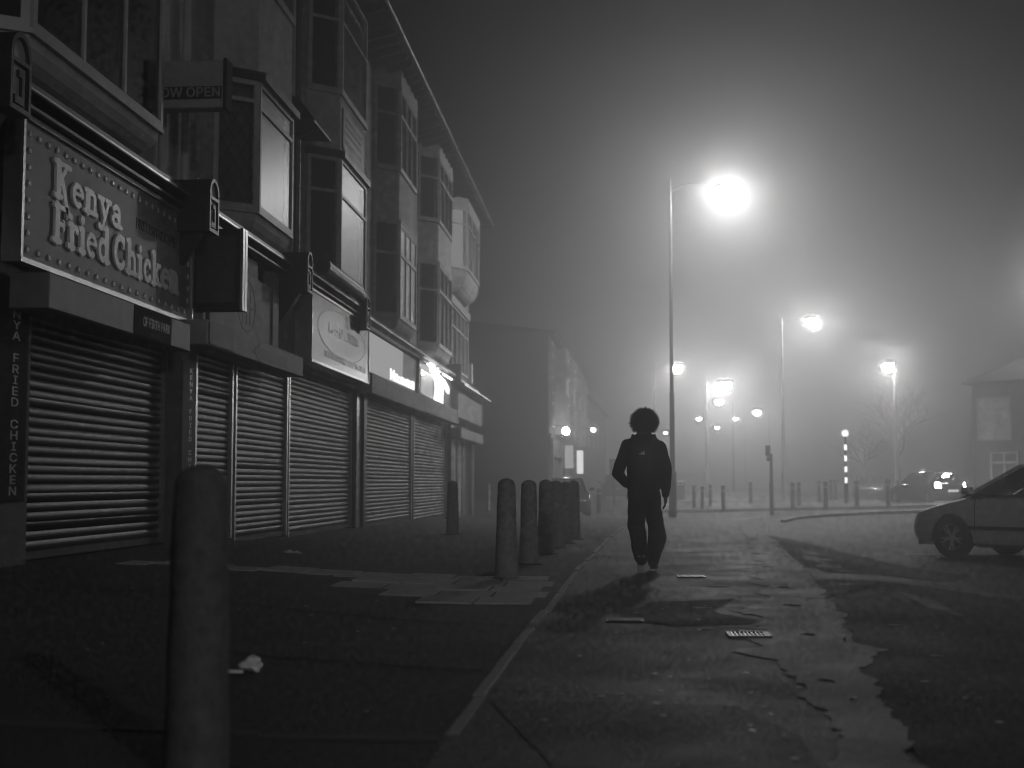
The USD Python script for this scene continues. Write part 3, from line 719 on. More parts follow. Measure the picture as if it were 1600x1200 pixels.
# bare signboard of the second shop
t = thing('signboard', 'bare pale signboard with a ghosted round emblem, behind the hanging box sign', 'sign')
obj('board', bx(-5.66, -5.52, 17.62, 21.2, 3.06, 4.1), 'board_pale', t)
obj('board', bx(-5.66, -5.53, 17.62, 20.4, 4.102, 4.37), 'board_ghost', t)
obj('frame', cat_([bx(-5.66, -5.49, 21.2, 21.3, 3.06, 4.37), bx(-5.66, -5.5, 21.34, 21.6, 3.06, 4.37)]), 'board_ghost', t)
em = Point(0, 0).buffer(.40).difference(Point(0, 0).buffer(.375))
for a in (-.18, -.02, .14): em = em.union(Polygon([(a, -.28), (a + .035, -.28), (a + .035, .28), (a, .28)]))
em = em.union(Polygon([(-.25, .02), (.25, -.03), (.25, .0), (-.25, .05)]))
em = affinity.scale(em, 1.25, 1, origin=(0, 0))
obj('emblem', to_facade(extr(em, .004), -5.52, 19.75, 3.62), 'board_ghost', t)
# third shop: glossy grey sign with an oval and lettering worn too faint to read
t = thing('fascia_sign', 'glossy grey shop sign with a faint oval line and worn lettering', 'sign')
obj('panel', cbx(-5.62, -5.3, 23.15, 28.62, 3.12, 4.34, .006), 'sign_c', t)
obj('frame', cat_([bx(-5.6, -5.28, 23.13, 28.64, z, z + .045) for z in (3.08, 4.335)] + [bx(-5.6, -5.285, y, y + .03, 3.12, 4.335) for y in (23.12, 28.62)]), 'aluminium', t)
ov = affinity.scale(Point(0, 0).buffer(1, quad_segs=24), 2.3, .46); ov = ov.difference(ov.buffer(-.022))
obj('oval_line', to_facade(extr(ov, .003), -5.3, 25.9, 3.80), 'sign_c_letter', t)
rng = np.random.default_rng(11); ms = []
for (ya, yb, z, h) in ((24.5, 27.4, 3.74, .2), (24.2, 28.2, 3.27, .13)):
    y = ya
    while y < yb:
        w = rng.uniform(.09, .16) * h / .15
        ms.append(bx(-5.3, -5.296, y, y + .03, z, z + h))
        if rng.random() < .7: ms.append(bx(-5.3, -5.296, y + .034, y + w * .7, z + h * rng.choice([0, .42, .84]), z + h * .16 + h * rng.choice([0, .42, .8])))
        if rng.random() < .5: ms.append(bx(-5.3, -5.296, y + w * .72, y + w * .72 + .03, z, z + h))
        y += w + (.1 if rng.random() < .15 else .03)
obj('lettering', cat_(ms), 'sign_c_letter', t).SetCustomDataByKey('kind', 'stuff')
# lit signs
t = thing('fascia_sign', 'glowing blank white lit sign panel above the long paired shutters', 'sign')
obj('case', bx(-5.64, -5.52, 29.2, 37.2, 3.42, 4.38), 'box_paint', t)
obj('lit_face', bx(-5.52, -5.5, 29.3, 34.6, 3.47, 4.36), 'lit_panel', t)
txt('N', .26, -5.5, 32.6, 33.2, 3.5, 'lit_text', t, 'lit_letter', .02)
ms = []; y = 33.3; rng = np.random.default_rng(4)
while y < 36.2:
    w = rng.uniform(.3, .42); hh = rng.uniform(.17, .24)
    ms.append(to_facade(extr(Polygon([(0, 0), (w, 0), (w, hh), (0, hh)]).difference(Polygon([(.09, .05), (w - .09, .05), (w - .09, hh - .05), (.09, hh - .05)])), .02), -5.5, y, 3.5)); y += w + .08
obj('lit_letter', cat_(ms), 'lit_text', t)
obj('end_post', cbx(-5.62, -5.44, 37.22, 37.34, 3.42, 4.4, .01), 'aluminium', t)
t = thing('fascia_sign', 'brightest lit shop sign with bold white shapes and tubes over it', 'sign')
obj('case', bx(-5.64, -5.52, 37.4, 45.1, 3.46, 4.42), 'box_paint', t)
obj('dark_field', bx(-5.52, -5.505, 38.0, 40.4, 3.5, 4.2), 'sign_c', t)
big = unary_union([LineString(arc(1.0, .3, 1.25, .62, 95, -40)).buffer(.2), LineString([(2.55, .80), (2.75, .3), (2.6, .0)]).buffer(.22), Polygon([(3.0, .78), (4.3, .72), (4.35, .45), (3.8, .42), (3.7, -.1), (3.1, -.1)]), Polygon([(4.5, .7), (5.3, .55), (5.3, .35), (4.6, .4)])])
obj('lit_shape', to_facade(extr(big, .03), -5.5, 38.9, 3.55), 'lit_hot', t)
for ya, yb in ((38.0, 40.6), (41.6, 43.6)): obj('lamp_tube', tube((-5.32, ya, 4.34), (-5.32, yb, 4.34), .03, n=8), 'lit_tube', t)
obj('lamp_arm', cat_([tube((-5.6, y, 4.42), (-5.32, y, 4.36), .015, n=6) for y in (38.2, 40.4, 41.8, 43.4)]), 'iron', t)
t = thing('fascia_sign', 'plain pale sign panel on the last shop of the parade', 'sign')
obj('panel', cbx(-5.62, -5.3, 45.3, 53.3, 3.2, 4.05, .008), 'board_pale', t)
obj('edge_trim', cbx(-5.62, -5.27, 53.3, 53.42, 3.17, 4.08, .008), 'aluminium', t)
t = thing('awning', 'dark folded canopy board above the last pale sign panel', 'awning')
obj('board', hull([(XW, y, z) for y in (45.4, 55.2) for z in (4.68, 4.78)] + [(-5.1, y, z) for y in (45.4, 55.2) for z in (4.3, 4.36)]), 'dark_paint', t)
obj('edge_trim', bx(-5.11, -5.08, 45.4, 55.2, 4.28, 4.33), 'aluminium', t)
obj('end_bracket', cbx(-5.85, -5.2, 45.3, 45.42, 4.3, 5.0), 'dark_paint', t)

# ---------------------------------------------------------------- street lamps
def street_lamp(label, x, y, head, arm, mat='lamp_far', wide=.115, bowl=(.42, .30, .17), posts=True, group='street lamps along the road'):
    """Post at x, y; the bowl hangs at the end of the arm (dx, dy) at the height head above the ground there."""
    pm = 'post_hazed' if y > 70 else 'steel_post'; z0 = G(x, y); t = thing('street_lamp', label, 'street lamp', (x, y, z0), group=group)
    h = head - z0
    if posts:
        obj('base_door', lathe([(0, 0), (wide + .02, 0), (wide + .02, 1.55), (wide - .02, 1.62), (0, 1.62)], 16), pm, t, smooth=30)
        obj('post', lathe([(0, 1.6), (wide - .025, 1.6), (wide - .03, 4.4), (wide - .045, 4.42), (.045, h + .25), (0, h + .27)], 14), pm, t, smooth=30)
        q = (arm[0], arm[1], h + .12)
        obj('arm', cat_([tube((0, 0, h - .15), (arm[0] * .3, arm[1] * .3, h + .12), .028, .024), tube((arm[0] * .3, arm[1] * .3, h + .12), q, .024, .02)]), pm, t)
    far = y > 70
    b = lathe([(0, -1), (.28, -.96), (.55, -.83), (.78, -.62), (.93, -.36), (1, 0)] + ([(.95, .3), (.78, .55), (0, .56)] if far else [(.6, .02), (0, .02)]), 20); b.apply_scale(bowl); b.apply_translation((arm[0], arm[1], h - .05))
    obj('bowl', b, mat, t, smooth=40)
    cpts = [(arm[0] + bowl[0] * 1.04 * math.cos(a) * k, arm[1] + bowl[1] * 1.04 * math.sin(a) * k, h - .05 + zz) for a in np.linspace(0, 2 * math.pi, 19)[:-1] for k, zz in (((.72, bowl[2] * .57), (.72, bowl[2] * .62), (.5, bowl[2] * .8), (.3, bowl[2] * .9)) if far else ((1.0, .012), (1.0, .05), (.70, .13), (.3, .17)))]
    top = hull(cpts); obj('canopy', top, pm, t, smooth=40)
    return t
street_lamp('nearest tall street lamp blazing above the walking person', 2.02, 47.7, 11.5, (2.06, 0.0), 'lamp_main', bowl=(.40, .36, .24))
street_lamp('second highest street lamp, up right of the walking person over the junction', 9.75, 79, 10.35, (1.75, 0), 'lamp_far', bowl=(.40, .36, .32))
street_lamp('street lamp glowing just beside the nearest lamp post, half way down it', 3.17, 108, 10.15, (1.85, 0), 'lamp_far', bowl=(.42, .38, .36))
street_lamp('street lamp with a wide halo low over the traffic island bollards', 5.83, 86, 7.2, (1.2, 0), 'lamp_far', bowl=(.40, .36, .34))
street_lamp('street lamp among the bare tree branches', 16.38, 80, 7.8, (-.38, 0), 'lamp_far', bowl=(.34, .3, .30))
street_lamp('street lamp just outside the view beyond the parked silver car', 21.1, 62, 10.4, (-1.4, 0), 'lamp_edge', bowl=(.45, .34, .2))
street_lamp('street lamp behind the camera on the far side of the road', 16.7, -20, 10.3, (-1.7, 0), 'lamp_behind', bowl=(.45, .34, .2))
for i, (x, y, z, l) in enumerate([(10.0, 130, 8.8, 'small street lamp right below the low wide-haloed lamp'), (15.7, 150, 8.8, 'faint street lamp alone in the fog above the signal post'),
                     (11.8, 190, 10.0, 'faint distant street lamp, left one of the far pair'), (16.9, 190, 10.0, 'faint distant street lamp, right one of the far pair'),
                     (16.2, 215, 9.8, 'faintest street lamp between and below the far pair'), (9.0, 240, 9.9, 'most distant street lamp, close to the near lamp post')]):
    street_lamp(l, x + 1.3, y, z, (-1.3, 0), 'lamp_small', bowl=(.42, .4, .34) if i < 2 else (.36, .3, .26))

# ---------------------------------------------------------------- bollards
def bollard(label, x, y, h=1.0, r0=.118, r1=.088, scar=None, mat='bollard_concrete', grp='tapered concrete bollards along the forecourt edge', seed=0):
    t = thing('concrete_bollard', label, 'bollard', (x, y, G(x, y)), group=grp)
    n = 40
    prof = [(0, -.1), (r0, -.1)]
    for k in range(24): prof.append((r0 + (r1 - r0) * (k / 23), h * .93 * k / 23))
    for a in np.linspace(0, math.pi / 2, 9)[1:]: prof.append((r1 * math.cos(a), h * .93 + .07 * math.sin(a) * h))
    m = lathe(prof, n); v = m.vertices
    d = meshkit.fbm(np.column_stack([v[:, 0] * 9 + seed, v[:, 1] * 9, v[:, 2] * 7]), 4, seed) - .5
    rr = np.linalg.norm(v[:, :2], axis=1, keepdims=True)
    m.vertices[:, :2] += v[:, :2] / np.maximum(rr, 1e-6) * (d[:, None] * .012) * (rr > .01)
    obj('shaft', m, mat, t, smooth=40)
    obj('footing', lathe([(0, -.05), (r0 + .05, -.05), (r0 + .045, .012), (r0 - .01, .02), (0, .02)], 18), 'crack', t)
    if scar:
        (a, z0, z1) = scar
        obj('scrape', hull([(math.sin(a + da) * (r0 - (r0 - r1) * z / h + .004) , -math.cos(a + da) * (r0 - (r0 - r1) * z / h + .004), z) for da, z in ((-.2, z0), (-.12, z0), (.22, z1), (.3, z1))] + [(0, -.05, (z0 + z1) / 2)]), 'bollard_scar', t)
    return t
bollard('large blurred concrete bollard nearest the camera', -1.36, 4.35, 1.01, .106, .087, mat='bollard_dimmed', seed=1)
bollard('concrete bollard with a pale diagonal scrape, beside the light slabs', -1.08, 13.4, 1.0, .118, .088, scar=(.55, .66, .52), seed=2)
for i, (x, y, h) in enumerate([(-1.01, 15.83, .99), (-.93, 18.12, 1.0), (-.86, 19.8, .99), (-.78, 21.4, .98), (-.70, 22.9, 1.0)]):
    bollard(['second concrete bollard of the row by the edging, after the scraped one', 'third concrete bollard of the row by the edging', 'fourth concrete bollard of the row by the edging', 'fifth concrete bollard of the row by the edging', 'last concrete bollard of the row, in front of the dark parked car'][i], x, y, h, .116, .09, seed=3 + i)
bollard('lone dark concrete bollard standing by the shutters', -3.02, 25.0, 1.0, .125, .095, seed=9)
t = thing('marker_post', 'slim white post at the corner of the side street', 'post', (-5.75, 61.5, G(-5.75, 61.5)))
obj('post', lathe([(0, 0), (.055, 0), (.055, 1.2), (.04, 1.24), (0, 1.25)], 12), 'band_white', t, smooth=30); obj('collar', lathe([(.05, 0), (.09, 0), (.09, .05), (.05, .05)], 12), 'iron', t)
first = None
ISL = [(-.72, 60, 'slim iron bollard with pale band left of the walking person'), (3.89, 67, 'slim iron bollard first to the right of the tall lamp post'), (4.17, 65, 'slim iron bollard second to the right of the tall lamp post'),
       (4.82, 69, 'slim iron bollard at the back of the island, third right of the lamp post'), (4.83, 61, 'slim iron bollard standing clear, midway to the signal post'), (7.04, 71, 'slim iron bollard at the back, just before the signal post'),
       (7.19, 63, 'slim iron bollard touching the signal post'), (7.51, 58, 'slim iron bollard in front, right after the signal post'), (8.45, 63, 'slim iron bollard behind, second after the signal post'),
       (10.27, 69, 'faint slim iron bollard, left of the close group before the beacon'), (8.44, 55, 'slim iron bollard in front of the close group before the beacon'), (11.47, 73, 'faintest slim iron bollard of the group before the beacon'),
       (11.68, 72.6, 'slim iron bollard right of the close group, next to the beacon'), (10.21, 58, 'slim iron bollard just right of the beacon'), (10.9, 55, 'slim iron bollard farthest to the right, before the braking car')]
for x, y, l in ISL:
    loc = (x, y, G(x, y) + (.10 if x > 2 else 0))
    if first is None:
        first = thing('iron_bollard', l, 'bollard', loc, group='slim iron bollards on the far island')
        obj('shaft', lathe([(0, 0), (.105, 0), (.105, .05), (.085, .06), (.08, .98), (.095, .99), (.095, 1.05), (.03, 1.09), (0, 1.09)], 14), 'iron', first, smooth=30)
        obj('reflective_band', lathe([(.081, .82), (.0845, .82), (.0845, .90), (.081, .90)], 14), 'band_white', first)
    else: dup(first, l, loc)

# ---------------------------------------------------------------- beacon, posts, bin
t = thing('crossing_beacon', 'striped crossing beacon with glowing globe beyond the island', 'beacon', (10.94, 65, G(10.94, 65) + .1))
obj('post_base', lathe([(0, 0), (.10, 0), (.10, .9), (.07, .95), (0, .95)], 14), 'iron', t, smooth=30)
for k in range(8):
    obj('lit_band' if k % 2 == 0 else 'dark_band', lathe([(0, .95 + k * .26), (.06, .95 + k * .26), (.06, 1.208 + k * .26), (0, 1.208 + k * .26)], 12), 'beacon_band' if k % 2 == 0 else 'iron', t)
g_ = trimesh.creation.icosphere(3, .16); g_.apply_translation((0, 0, 3.30)); obj('globe', g_, 'beacon_globe', t, smooth=True)
obj('globe_collar', lathe([(0, 3.03), (.05, 3.03), (.09, 3.15), (0, 3.16)], 12), 'iron', t)
t = thing('signal_post', 'slim dark crossing signal post with two small heads', 'post', (5.9, 51.6, G(5.9, 51.6)))
obj('post', lathe([(0, 0), (.075, 0), (.07, 1.2), (.055, 1.22), (.05, 2.3), (0, 2.3)], 12), 'iron', t, smooth=30)
obj('head', cbx(-.20, -.03, -.08, .08, 2.22, 2.62, .02), 'iron', t); obj('push_button_box', cbx(-.16, .02, -.09, .06, 2.02, 2.2, .015), 'iron', t)
t = thing('litter_bin', 'round litter bin beyond the tall lamp post', 'bin', (3.93, 82, G(3.93, 82)))
obj('body', lathe([(0, 0), (.24, 0), (.27, .08), (.27, .85), (0, .85)], 18), 'iron', t, smooth=30); obj('lid', lathe([(0, 1.12), (.18, 1.1), (.29, 1.03), (.29, .98), (0, .98)], 18), 'box_paint', t, smooth=30)
obj('aperture_post', cat_([tube((.2 * math.cos(a), .2 * math.sin(a), .84), (.2 * math.cos(a), .2 * math.sin(a), 1.0), .03, n=6) for a in (0, 1.57, 3.14, 4.71)]), 'iron', t)
t = thing('notice_sign', 'dark upright notice sign behind the distant parked car', 'sign', (-.06, 72, G(-.06, 72)))
obj('board', cbx(-.22, .22, -.03, .03, 1.45, 2.5, .01), 'iron', t); obj('post', tube((0, 0, 0), (0, 0, 1.5), .04), 'iron', t)

# ---------------------------------------------------------------- things lying on the ground
def ground_thing(name, label, cat, x, y, dz=.008): return thing(name, label, cat, (x, y, G(x, y) + dz))
t = ground_thing('drain_cover', 'wet ribbed drain grate shining beside the light strip', 'drain', .82, 8.52)
obj('frame', cat_([bx(-.13, .13, s - .012, s + .012, 0, .012) for s in (-.13, .13)] + [bx(s - .012, s + .012, -.13, .13, 0, .012) for s in (-.12, .12)]), 'iron', t)
for k in range(9): obj('grate_bar', cbx(-.105 + k * .025, -.091 + k * .025, -.115, .115, 0, .010, .003), 'wet_metal', t)
t = ground_thing('drain_cover', 'small metal cover in the path just right of the edging', 'drain', .06, 9.35)
obj('frame', cbx(-.13, .13, -.11, .11, 0, .008, .003), 'wet_metal', t); obj('lid', cbx(-.11, .11, -.09, .09, .004, .012, .003), 'iron', t)
t = ground_thing('drain_cover', 'narrow metal cover beyond and right of the person’s feet', 'drain', .76, 13.75)
obj('frame', cbx(-.14, .14, -.16, .16, 0, .010, .003), 'wet_metal', t); obj('lid', cbx(-.12, .12, -.13, .13, .005, .013, .003), 'iron', t)
sp = trimesh.creation.icosphere(3, .05); v = sp.vertices; f_ = meshkit.noise(v * 26, 3) - .5
sp.vertices = v * (1 + f_[:, None] * 1.1) * [1, .8, .85]
t = ground_thing('crumpled_paper', 'crumpled white paper lying right of the nearest bollard', 'litter', -1.80, 6.62, .04)
obj('wad', sp, 'paper', t); q = trimesh.creation.icosphere(2, .032); q.vertices = q.vertices * (1 + (meshkit.noise(q.vertices * 40, 9) - .5)[:, None]) * [1.9, .8, .3]; obj('torn_flap', moved(q, -.10, -.02, -.03), 'paper', t)
t = ground_thing('paper_scrap', 'small white scrap on the forecourt in front of the second shutters', 'litter', -3.9, 16.0, .01)
q = trimesh.creation.icosphere(2, .05); q.vertices = q.vertices * (1 + (meshkit.noise(q.vertices * 40, 4) - .5)[:, None]) * [1.3, .8, .5]; obj('wad', q, 'paper', t); obj('torn_flap', moved(q, .08, .02, -.01), 'paper', t)
t = ground_thing('bottle_cap', 'shiny bottle cap on the light strip', 'bottle cap', 1.03, 6.03)
obj('crown', lathe([(0, .014), (.013, .013), (.017, .003), (.0175, 0)], 16), 'wet_metal', t, smooth=30); obj('inside', lathe([(0, .010), (.012, .010), (.012, .008), (0, .008)], 12), 'speck', t)
rng = np.random.default_rng(21); ms = []
spots = [(.26, 6.65), (.44, 6.6), (.17, 5.85), (.25, 5.87), (.38, 5.6), (.62, 5.8), (.52, 5.2), (.62, 5.15), (.16, 6.5), (-.2, 7.4), (1.5, 5.5), (1.52, 6.1), (1.25, 9.2), (1.4, 8.9), (1.3, 9.6)]
spots += [(rng.uniform(-.3, .85), rng.uniform(4.6, 13)) for _ in range(42)] + [(rng.uniform(1.2, 4.5), rng.uniform(5, 14)) for _ in range(16)] + [(rng.uniform(-4, -.8), rng.uniform(5.5, 12)) for _ in range(18)]
for x, y in spots:
    s = trimesh.creation.icosphere(1, 1.0); r = rng.uniform(.006, .016)
    s.apply_scale((r * rng.uniform(.7, 1.5), r, .0018)); s.apply_translation((x, y, G(x, y) + .014)); ms.append(s)
p = obj('litter_specks', cat_(ms), 'speck'); p.SetCustomDataByKey('kind', 'stuff'); tag(p, 'pale gum spots and grit scattered over the path', 'litter')

# ---------------------------------------------------------------- the walking person
def smooth_body(bones, L=.02, it=12):
    man = None
    for pts in bones:
        hs = []
        for (c, r) in pts:
            s = m3.Manifold.sphere(1.0, 20).scale([r, r, r] if np.isscalar(r) else list(r)).translate(list(map(float, c)))
            hs.append(s)
        h = m3.Manifold.batch_hull(hs) if len(hs) > 1 else hs[0]
        man = h if man is None else man + h
    man = man.refine_to_length(L); mm = man.to_mesh()
    t = trimesh.Trimesh(mm.vert_properties[:, :3], mm.tri_verts)
    trimesh.smoothing.filter_taubin(t, iterations=it)
    return t
P_X, P_Y = .31, 14.6
per = thing('person', 'person with round afro hair, dark hoodie and baggy trousers walking away', 'person', (P_X, P_Y, G(P_X, P_Y)))
Sh = {-1: (-.175, .0, 1.36), 1: (.175, .01, 1.345)}
El = {-1: (-.285, -.11, 1.06), 1: (.240, -.05, 1.09)}
Wr = {-1: (-.190, .01, .945), 1: (.232, .03, .83)}
Hp = {-1: (-.085, 0, .86), 1: (.085, .01, .86)}
Kn = {-1: (-.082, .06, .47), 1: (.138, .22, .47)}
An = {-1: (-.035, -.31, .17), 1: (.10, .24, .085)}
body = [[((0, .0, 1.20), (.13, .09, .12)), ((0, .0, 1.36), (.12, .08, .07))], [((0, 0, .90), (.13, .09, .08)), ((0, 0, 1.2), (.12, .09, .1))],
        [((0, .0, 1.38), .085), ((.005, .03, 1.52), .075)], [((.005, .05, 1.60), (.075, .095, .10)), ((.005, .045, 1.56), (.06, .075, .08))],
        [((-.07, .055, 1.57), (.012, .02, .03)), ((-.06, .055, 1.57), .02)], [((.08, .055, 1.57), (.012, .02, .03)), ((.07, .055, 1.57), .02)],
        [((.005, .145, 1.575), .014), ((.005, .12, 1.60), .012)]]
for s in (-1, 1):
    body += [[(Sh[s], .05), (El[s], .042)], [(El[s], .042), (Wr[s], .028)], [(Hp[s], .085), (Kn[s], .06)], [(Kn[s], .06), (An[s], .04)], [(Sh[s], .05), ((0, 0, 1.34), .08)]]
# right hand hanging, four fingers and a thumb; left hand half in the pocket
def hand(w, down, side, fwd, curl):
    w, down, side, fwd = map(np.array, (w, down, side, fwd)); out = []
    palm = w + down * .085
    out.append([(w, .026), (palm + fwd * .03, .016), (palm - fwd * .03, .015)])
    for k, (o, ln) in enumerate(((.034, .066), (.012, .076), (-.011, .071), (-.032, .055))):
        b0 = palm + fwd * o; b1 = b0 + down * ln * .5 + side * curl * .3; b2 = b1 + down * ln * .42 + side * curl
        out += [[(b0, .0095), (b1, .0088)], [(b1, .0088), (b2, .0075)]]
    t0 = w + down * .03 + fwd * .026; t1 = t0 + down * .035 + fwd * .022; t2 = t1 + down * .03 + fwd * .004
    out += [[(t0, .013), (t1, .0105)], [(t1, .0105), (t2, .0085)]]
    return out
body += hand(Wr[1], (0, .05, -.99), (-1, 0, 0), (0, .99, .05), .018)
body += hand(Wr[-1], (.72, .35, -.6), (0, 0, -1), (.3, .8, .1), .012)
obj('body', smooth_body(body, .012, 6), 'skin', per, smooth=True)
# hoodie: trunk, sleeves, lowered hood
jk = [[((-.125, .0, 1.345), (.08, .10, .06)), ((.12, .0, 1.335), (.08, .10, .06)), ((0, .0, 1.42), (.10, .095, .05))],
      [((-.12, .0, 1.32), (.085, .105, .085)), ((.12, .0, 1.315), (.085, .105, .085)), ((-.085, .0, 1.10), (.098, .12, .09)), ((.085, .0, 1.10), (.098, .12, .09))],
      [((-.085, .0, 1.10), (.098, .12, .09)), ((.085, .0, 1.10), (.098, .12, .09)), ((-.085, .0, .92), (.105, .125, .07)), ((.085, .0, .92), (.105, .125, .07))],
      [((-.085, -.02, 1.44), (.05, .07, .035)), ((.085, -.02, 1.435), (.05, .07, .035)), ((0, -.09, 1.37), (.09, .05, .07))],
      [((-.05, .0, 1.465), (.045, .07, .03)), ((.05, .0, 1.465), (.045, .07, .03)), ((-.155, .0, 1.375), (.06, .07, .04)), ((.15, .0, 1.365), (.06, .07, .04))]]
for s in (-1, 1):
    mid = tuple((np.array(Sh[s]) * .4 + np.array(El[s]) * .6))
    jk += [[(Sh[s], .070), (mid, .066)], [(mid, .068), (El[s], .064)], [(El[s], .064), (tuple(np.array(El[s]) * .25 + np.array(Wr[s]) * .75), .05)], [(tuple(np.array(El[s]) * .25 + np.array(Wr[s]) * .75), .05), (Wr[s], .042)]]
m = smooth_body(jk, .022, 5)
d = meshkit.fbm(m.vertices * [9, 9, 13], 3, 2) - .5
m.vertices += m.vertex_normals * d[:, None] * .022
obj('hoodie', m, 'jacket_black', per, smooth=True)
tr = [[((-.08, .0, .90), (.095, .115, .07)), ((.08, .0, .90), (.095, .115, .07)), ((-.085, -.01, .80), (.098, .12, .08)), ((.085, .0, .80), (.098, .12, .08))]]
tr += [[((-.085, -.0, .80), (.096, .115, .08)), ((-.078, .02, .60), .098)], [((-.078, .02, .60), .098), (Kn[-1], .092)], [(Kn[-1], .092), ((-.06, -.12, .33), .085)], [((-.06, -.12, .33), .085), ((-.042, -.26, .19), .080)],
       [((-.042, -.26, .19), .080), ((-.036, -.30, .145), .060)],
       [((.085, .0, .80), (.096, .115, .08)), ((.10, .10, .62), .094)], [((.10, .10, .62), .094), (Kn[1], .088)], [(Kn[1], .090), ((.142, .22, .34), .098)], [((.142, .22, .34), .098), ((.108, .22, .18), .086)], [((.108, .22, .18), .080), ((.10, .225, .10), .066)]]
m = smooth_body(tr, .022, 5); d = meshkit.fbm(m.vertices * [10, 10, 8], 3, 6) - .5
m.vertices += m.vertex_normals * d[:, None] * .034
obj('trousers', m, 'trouser_black', per, smooth=True)
# shoes: left heel lifted so that the pale sole shows, right flat
def shoe(heel, toe, up):
    heel, toe, up = map(lambda a: np.array(a, float), (heel, toe, up)); d = toe - heel; L = np.linalg.norm(d); d /= L; side = np.cross(d, up); side /= np.linalg.norm(side); up = np.cross(side, d)
    def foot(w, zo, h):
        o = []
        for s_, ww in ((0, .7), (.08, .9), (.3, .82), (.6, 1.0), (.85, .95), (1.0, .55)):
            o += [heel + d * L * s_ + side * sg * w * ww + up * z for sg in (-1, 1) for z in (zo, zo + h)]
        return hull(o)
    sole = foot(.043, 0, .024)
    upper = hull([heel + d * L * s_ + side * sg * w + up * z for s_, w, z in ((.02, .032, .024), (.02, .028, .09), (.25, .034, .105), (.45, .036, .085), (.7, .042, .055), (.95, .03, .035), (.6, .042, .024), (.97, .03, .024)) for sg in (-1, 1)])
    return sole, upper
for a in (((-.040, -.345, .185), (-.045, -.215, .0), (0, .85, .6)), ((.096, .14, .0), (.125, .41, .0), (0, 0, 1))):
    heel, toe, up = a
    dd = np.array(toe) - np.array(heel); toe = np.array(heel) + dd / np.linalg.norm(dd) * .275 if a[0][2] < .1 else np.array(heel) + dd / np.linalg.norm(dd) * .23
    so, uo = shoe(heel, toe, up)
    s_ = obj('shoe', uo, 'shoe', per, smooth=40); obj('sole', so, 'shoe_sole', s_)
# hair: rounded afro with a frizzy outline
hc = np.array((.010, .02, 1.612))
hm = trimesh.creation.icosphere(5, 1.0); u = hm.vertices.copy()
r_ = .123 + .036 * (meshkit.fbm(u * 3.2 + 5, 3, 1) - .5) + .038 * (meshkit.noise(u * 11, 7) - .5)
hm.vertices = hc + u * r_[:, None] * [1.06, 1.02, 1.05]
hm.vertices[:, 2] = np.maximum(hm.vertices[:, 2], 1.462 + .02 * meshkit.noise(hm.vertices * 40, 2))
hp = obj('hair', hm, 'hair_black', per, smooth=True)
rng = np.random.default_rng(8); pts, cnt, wd = [], [], []
for _ in range(3000):
    n = rng.normal(size=3); n /= np.linalg.norm(n)
    if n[2] < -.72: continue
    base = hc + n * [1.06, 1.02, 1.05] * .104; cur = base.copy(); k = 5
    side = rng.normal(size=3); ln = rng.uniform(.022, .062)
    for j in range(k):
        pts.append(tuple(cur)); cur = cur + n * ln / (k - 1) + .006 * np.array([math.sin(j * 2.2 + side[0] * 9), math.cos(j * 1.9 + side[1] * 9), math.sin(j * 2.5 + side[2] * 9)])
        wd.append(.0042 * (1 - .55 * j / k))
    cnt.append(k)
cv = UsdGeom.BasisCurves.Define(stage, path_of('frizz', hp)); cv.CreatePointsAttr([Gf.Vec3f(*map(float, q)) for q in pts]); cv.CreateCurveVertexCountsAttr(cnt); cv.CreateWidthsAttr([float(q) for q in wd]); cv.SetWidthsInterpolation('vertex'); cv.CreateTypeAttr('linear')
UsdShade.MaterialBindingAPI.Apply(cv.GetPrim()).Bind(M['hair_black'])
# backpack
bp = thing('backpack', 'small dark backpack with a white triangular emblem on the person’s back', 'backpack', (P_X, P_Y, G(P_X, P_Y)))
def soft(c, s, e=.35, n=3):
    m = trimesh.creation.icosphere(n, 1.0); v = m.vertices; v = np.sign(v) * np.abs(v) ** e
    m.vertices = v / np.abs(v).max(0) * s + c; return m
obj('main_bag', soft((-.02, -.165, 1.205), (.125, .065, .165)), 'pack_black', bp, smooth=50)
obj('front_pocket', soft((-.02, -.232, 1.15), (.10, .02, .085)), 'pack_black', bp, smooth=50)
for s in (-1, 1):
    obj('strap', cat_([tube((-.02 + s * .085, -.13, 1.34), (s * .115, -.06, 1.462), .018), tube((s * .115, -.06, 1.462), (s * .125, .09, 1.42), .018), tube((s * .125, .09, 1.42), (s * .13, .115, 1.15), .016), tube((s * .13, .115, 1.15), (-.02 + s * .11, -.12, 1.08), .013)]), 'pack_black', bp)
obj('top_handle', cat_([tube((-.05, -.15, 1.37), (-.05, -.15, 1.395), .007), tube((.01, -.15, 1.37), (.01, -.15, 1.395), .007), tube((-.05, -.15, 1.395), (.01, -.15, 1.395), .007)]), 'pack_black', bp)
em = [extr(Polygon([(-.034 + k * .020, 0), (-.021 + k * .020, 0), (-.021 + k * .020 - .008, .012 + .011 * k), (-.034 + k * .020 - .008 , .019 + .011 * k)]), .003) for k in range(3)]
obj('emblem', to_cam_face(cat_(em), -.012, -.2305, 1.253), 'logo_white', bp)

